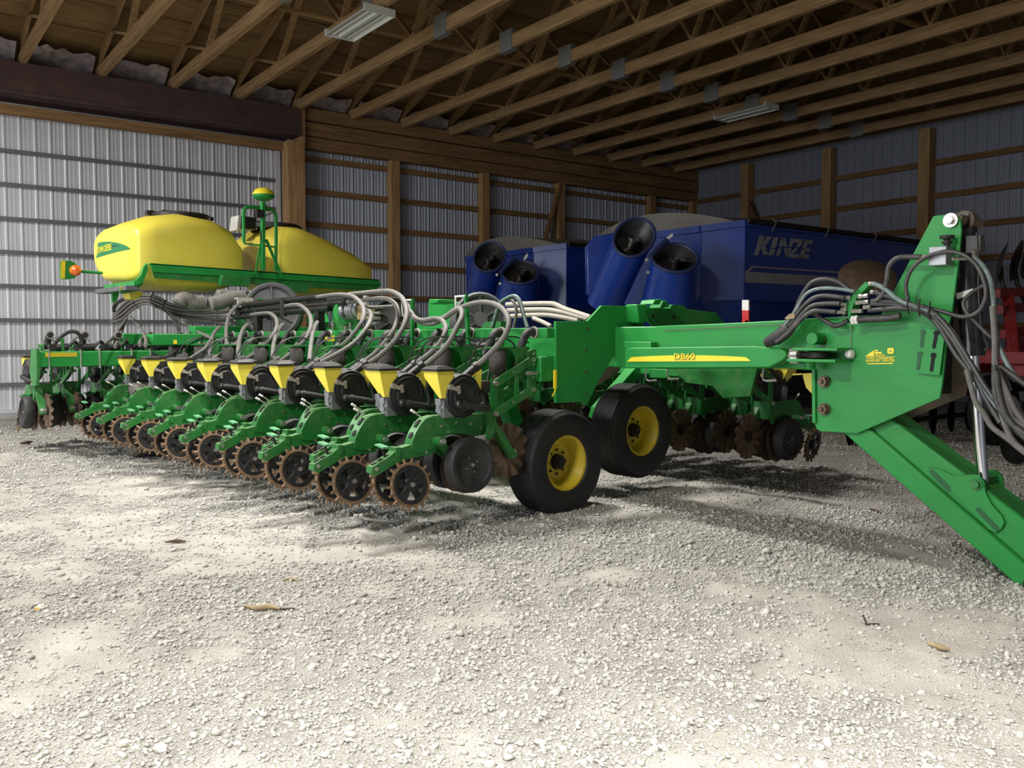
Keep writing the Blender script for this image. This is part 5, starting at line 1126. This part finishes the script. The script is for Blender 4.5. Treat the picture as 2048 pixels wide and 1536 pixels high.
for i in range(9):
    o = link('disc_blade', disc, T); o.location = (-.12+.42*i, -.40+.02*i, 2.34+.05*(i % 3)); o.rotation_euler = (R(12), 0, R(25+9*i)); o.scale = (1.15, 1, 1.15)
    MB().tube([(-.12+.42*i, -.38+.02*i, 2.3), (-.16+.42*i, -.42, 2.08), (-.02+.42*i, -.46, 1.85)], .03, 8, 3).build('disc_shank', M['dark'], T)
bpy.context.view_layer.update()
bd = MB().lathe([(0, .05), (.14, .04), (.30, 0), (.305, -.004), (.14, .03), (0, .035)], (0, 0, 0), (0, 1, 0), 30).mesh('disc_blade', M['rust_dark'])
o = link('disc_blade', bd, T); o.location = T.matrix_world.inverted() @ at(1735, 553, d=9.6); o.rotation_mode = 'QUATERNION'; o.rotation_quaternion = Vector((-.50, -.45, .74)).to_track_quat('Y', 'Z'); o['label'] = 'big rust-brown disc blade'
p = o.location; MB().tube([p, p+Vector((.1, .2, -.25)), p+Vector((.3, .3, -.6)), (0, -.9, 1.1)], .03, 8, 3).build('disc_shank', M['dark'], T)
for x in (.2, 3.6):
    MB().lathe([(.2,-.13),(.40,-.15),(.46,-.08),(.47,0),(.46,.08),(.40,.15),(.2,.13)], (x, -.2, .47), (0, 1, 0), 28).build('tyre', M['tire'], T)

# ================================================================== litter on the floor
def hgt(x, y): return float(height(np.array([x]), np.array([y]))[0])
def litter(name, pts, r, m, label, cat):
    P = [at(x, y, Z=0) for x, y in pts]; c = sum(P, Vector())/len(P); base = Vector((c.x, c.y, hgt(c.x, c.y)+.006))
    mb = MB(); mb.tube([Vector((p.x-c.x, p.y-c.y, hgt(p.x, p.y)-base.z+r*.9+.006)) for p in P], lambda t: r*(.35+.9*math.sin(math.pi*min(.97, max(.06, t)))), 7, 4)
    o = mb.build(name, m, None, 60); o.location = base; tag(o, label, cat, 'crop residue and litter on the gravel')
litter('corn_husk', [(488,1212),(515,1216),(540,1214),(560,1217)], .012, M['husk'], 'dry tan corn husk lying in the left foreground', 'husk')
litter('straw_stalk', [(545,1216),(570,1217),(592,1217)], .005, M['twig'], 'thin straw stalk sticking out beside the husk in the left foreground', 'stalk')
litter('corn_leaf', [(565,1168),(580,1164),(600,1167)], .006, M['husk'], 'small pale leaf scrap on gravel above the long husk', 'leaf')
litter('twig', [(330,1087),(355,1086),(372,1088)], .010, M['twig'], 'dark flat twig on the gravel left of the shadow', 'twig')
litter('corn_husk', [(1856,1293),(1880,1299),(1900,1303)], .011, M['husk'], 'brown husk sliver on the gravel under the hitch arm at right', 'husk')
litter('twig', [(40,891),(52,890),(65,888)], .020, M['twig'], 'dark stick near the sliding door at far left', 'twig')
litter('twig', [(1738,1022),(1750,1027),(1764,1034)], .007, M['twig'], 'small dark twig in the shade left of the hitch arm', 'twig')
# upright twig
c = at(1733, 1252, Z=0); z_ = hgt(c.x, c.y); o = MB().tube([(0, 0, 0), (-.006, .004, .025), (-.016, .012, .05)], lambda t: .006*(1-.4*t), 6, 3).tube([(0, 0, .004), (.025, -.02, .006), (.05, -.04, .004)], .004, 6, 3).build('twig', M['twig']); o.location = (c.x, c.y, z_); tag(o, 'dark broken twig standing up from the gravel at right', 'twig', 'crop residue and litter on the gravel')
def rock(px, py, r, m, label, cat, name, seed):
    rg = np.random.default_rng(seed); c = at(px, py, Z=0); z_ = hgt(c.x, c.y); mb = MB(); n, m_ = 10, 6; vs = []
    for j in range(m_+1):
        for i in range(n):
            th = math.pi*j/m_; ph = 2*math.pi*i/n; k = r*(1+rg.uniform(-.16, .16)); vs.append((k*1.3*math.sin(th)*math.cos(ph), k*math.sin(th)*math.sin(ph), k*.75*math.cos(th)))
    mb.add(vs, [(j*n+i, j*n+(i+1) % n, (j+1)*n+(i+1) % n, (j+1)*n+i) for j in range(m_) for i in range(n)])
    o = mb.build(name, m, None, 30); o.location = (c.x, c.y, z_+r*.45); o.rotation_euler.z = seed; tag(o, label, cat, 'crop residue and litter on the gravel'); return o
rock(701, 1464, .014, M['stone'], 'smooth white stone at the bottom of the picture, middle', 'stone', 'stone', 3)
rock(322, 1512, .022, M['stone'], 'large rounded pale stone at the bottom edge, left', 'stone', 'stone', 5)
sc = rock(82, 1219, .022, M['stone'], 'white scrap with a yellow corner on the gravel at far left', 'scrap', 'paper_scrap', 8)
MB().box(-.016, .020, -.022, .0, -.012, .004).build('yellow_corner', M['gum'], sc).rotation_euler.z = 2.6
rock(248, 1503, .018, M['stone'], 'rounded pale stone at the bottom edge, far left', 'stone', 'stone', 9)
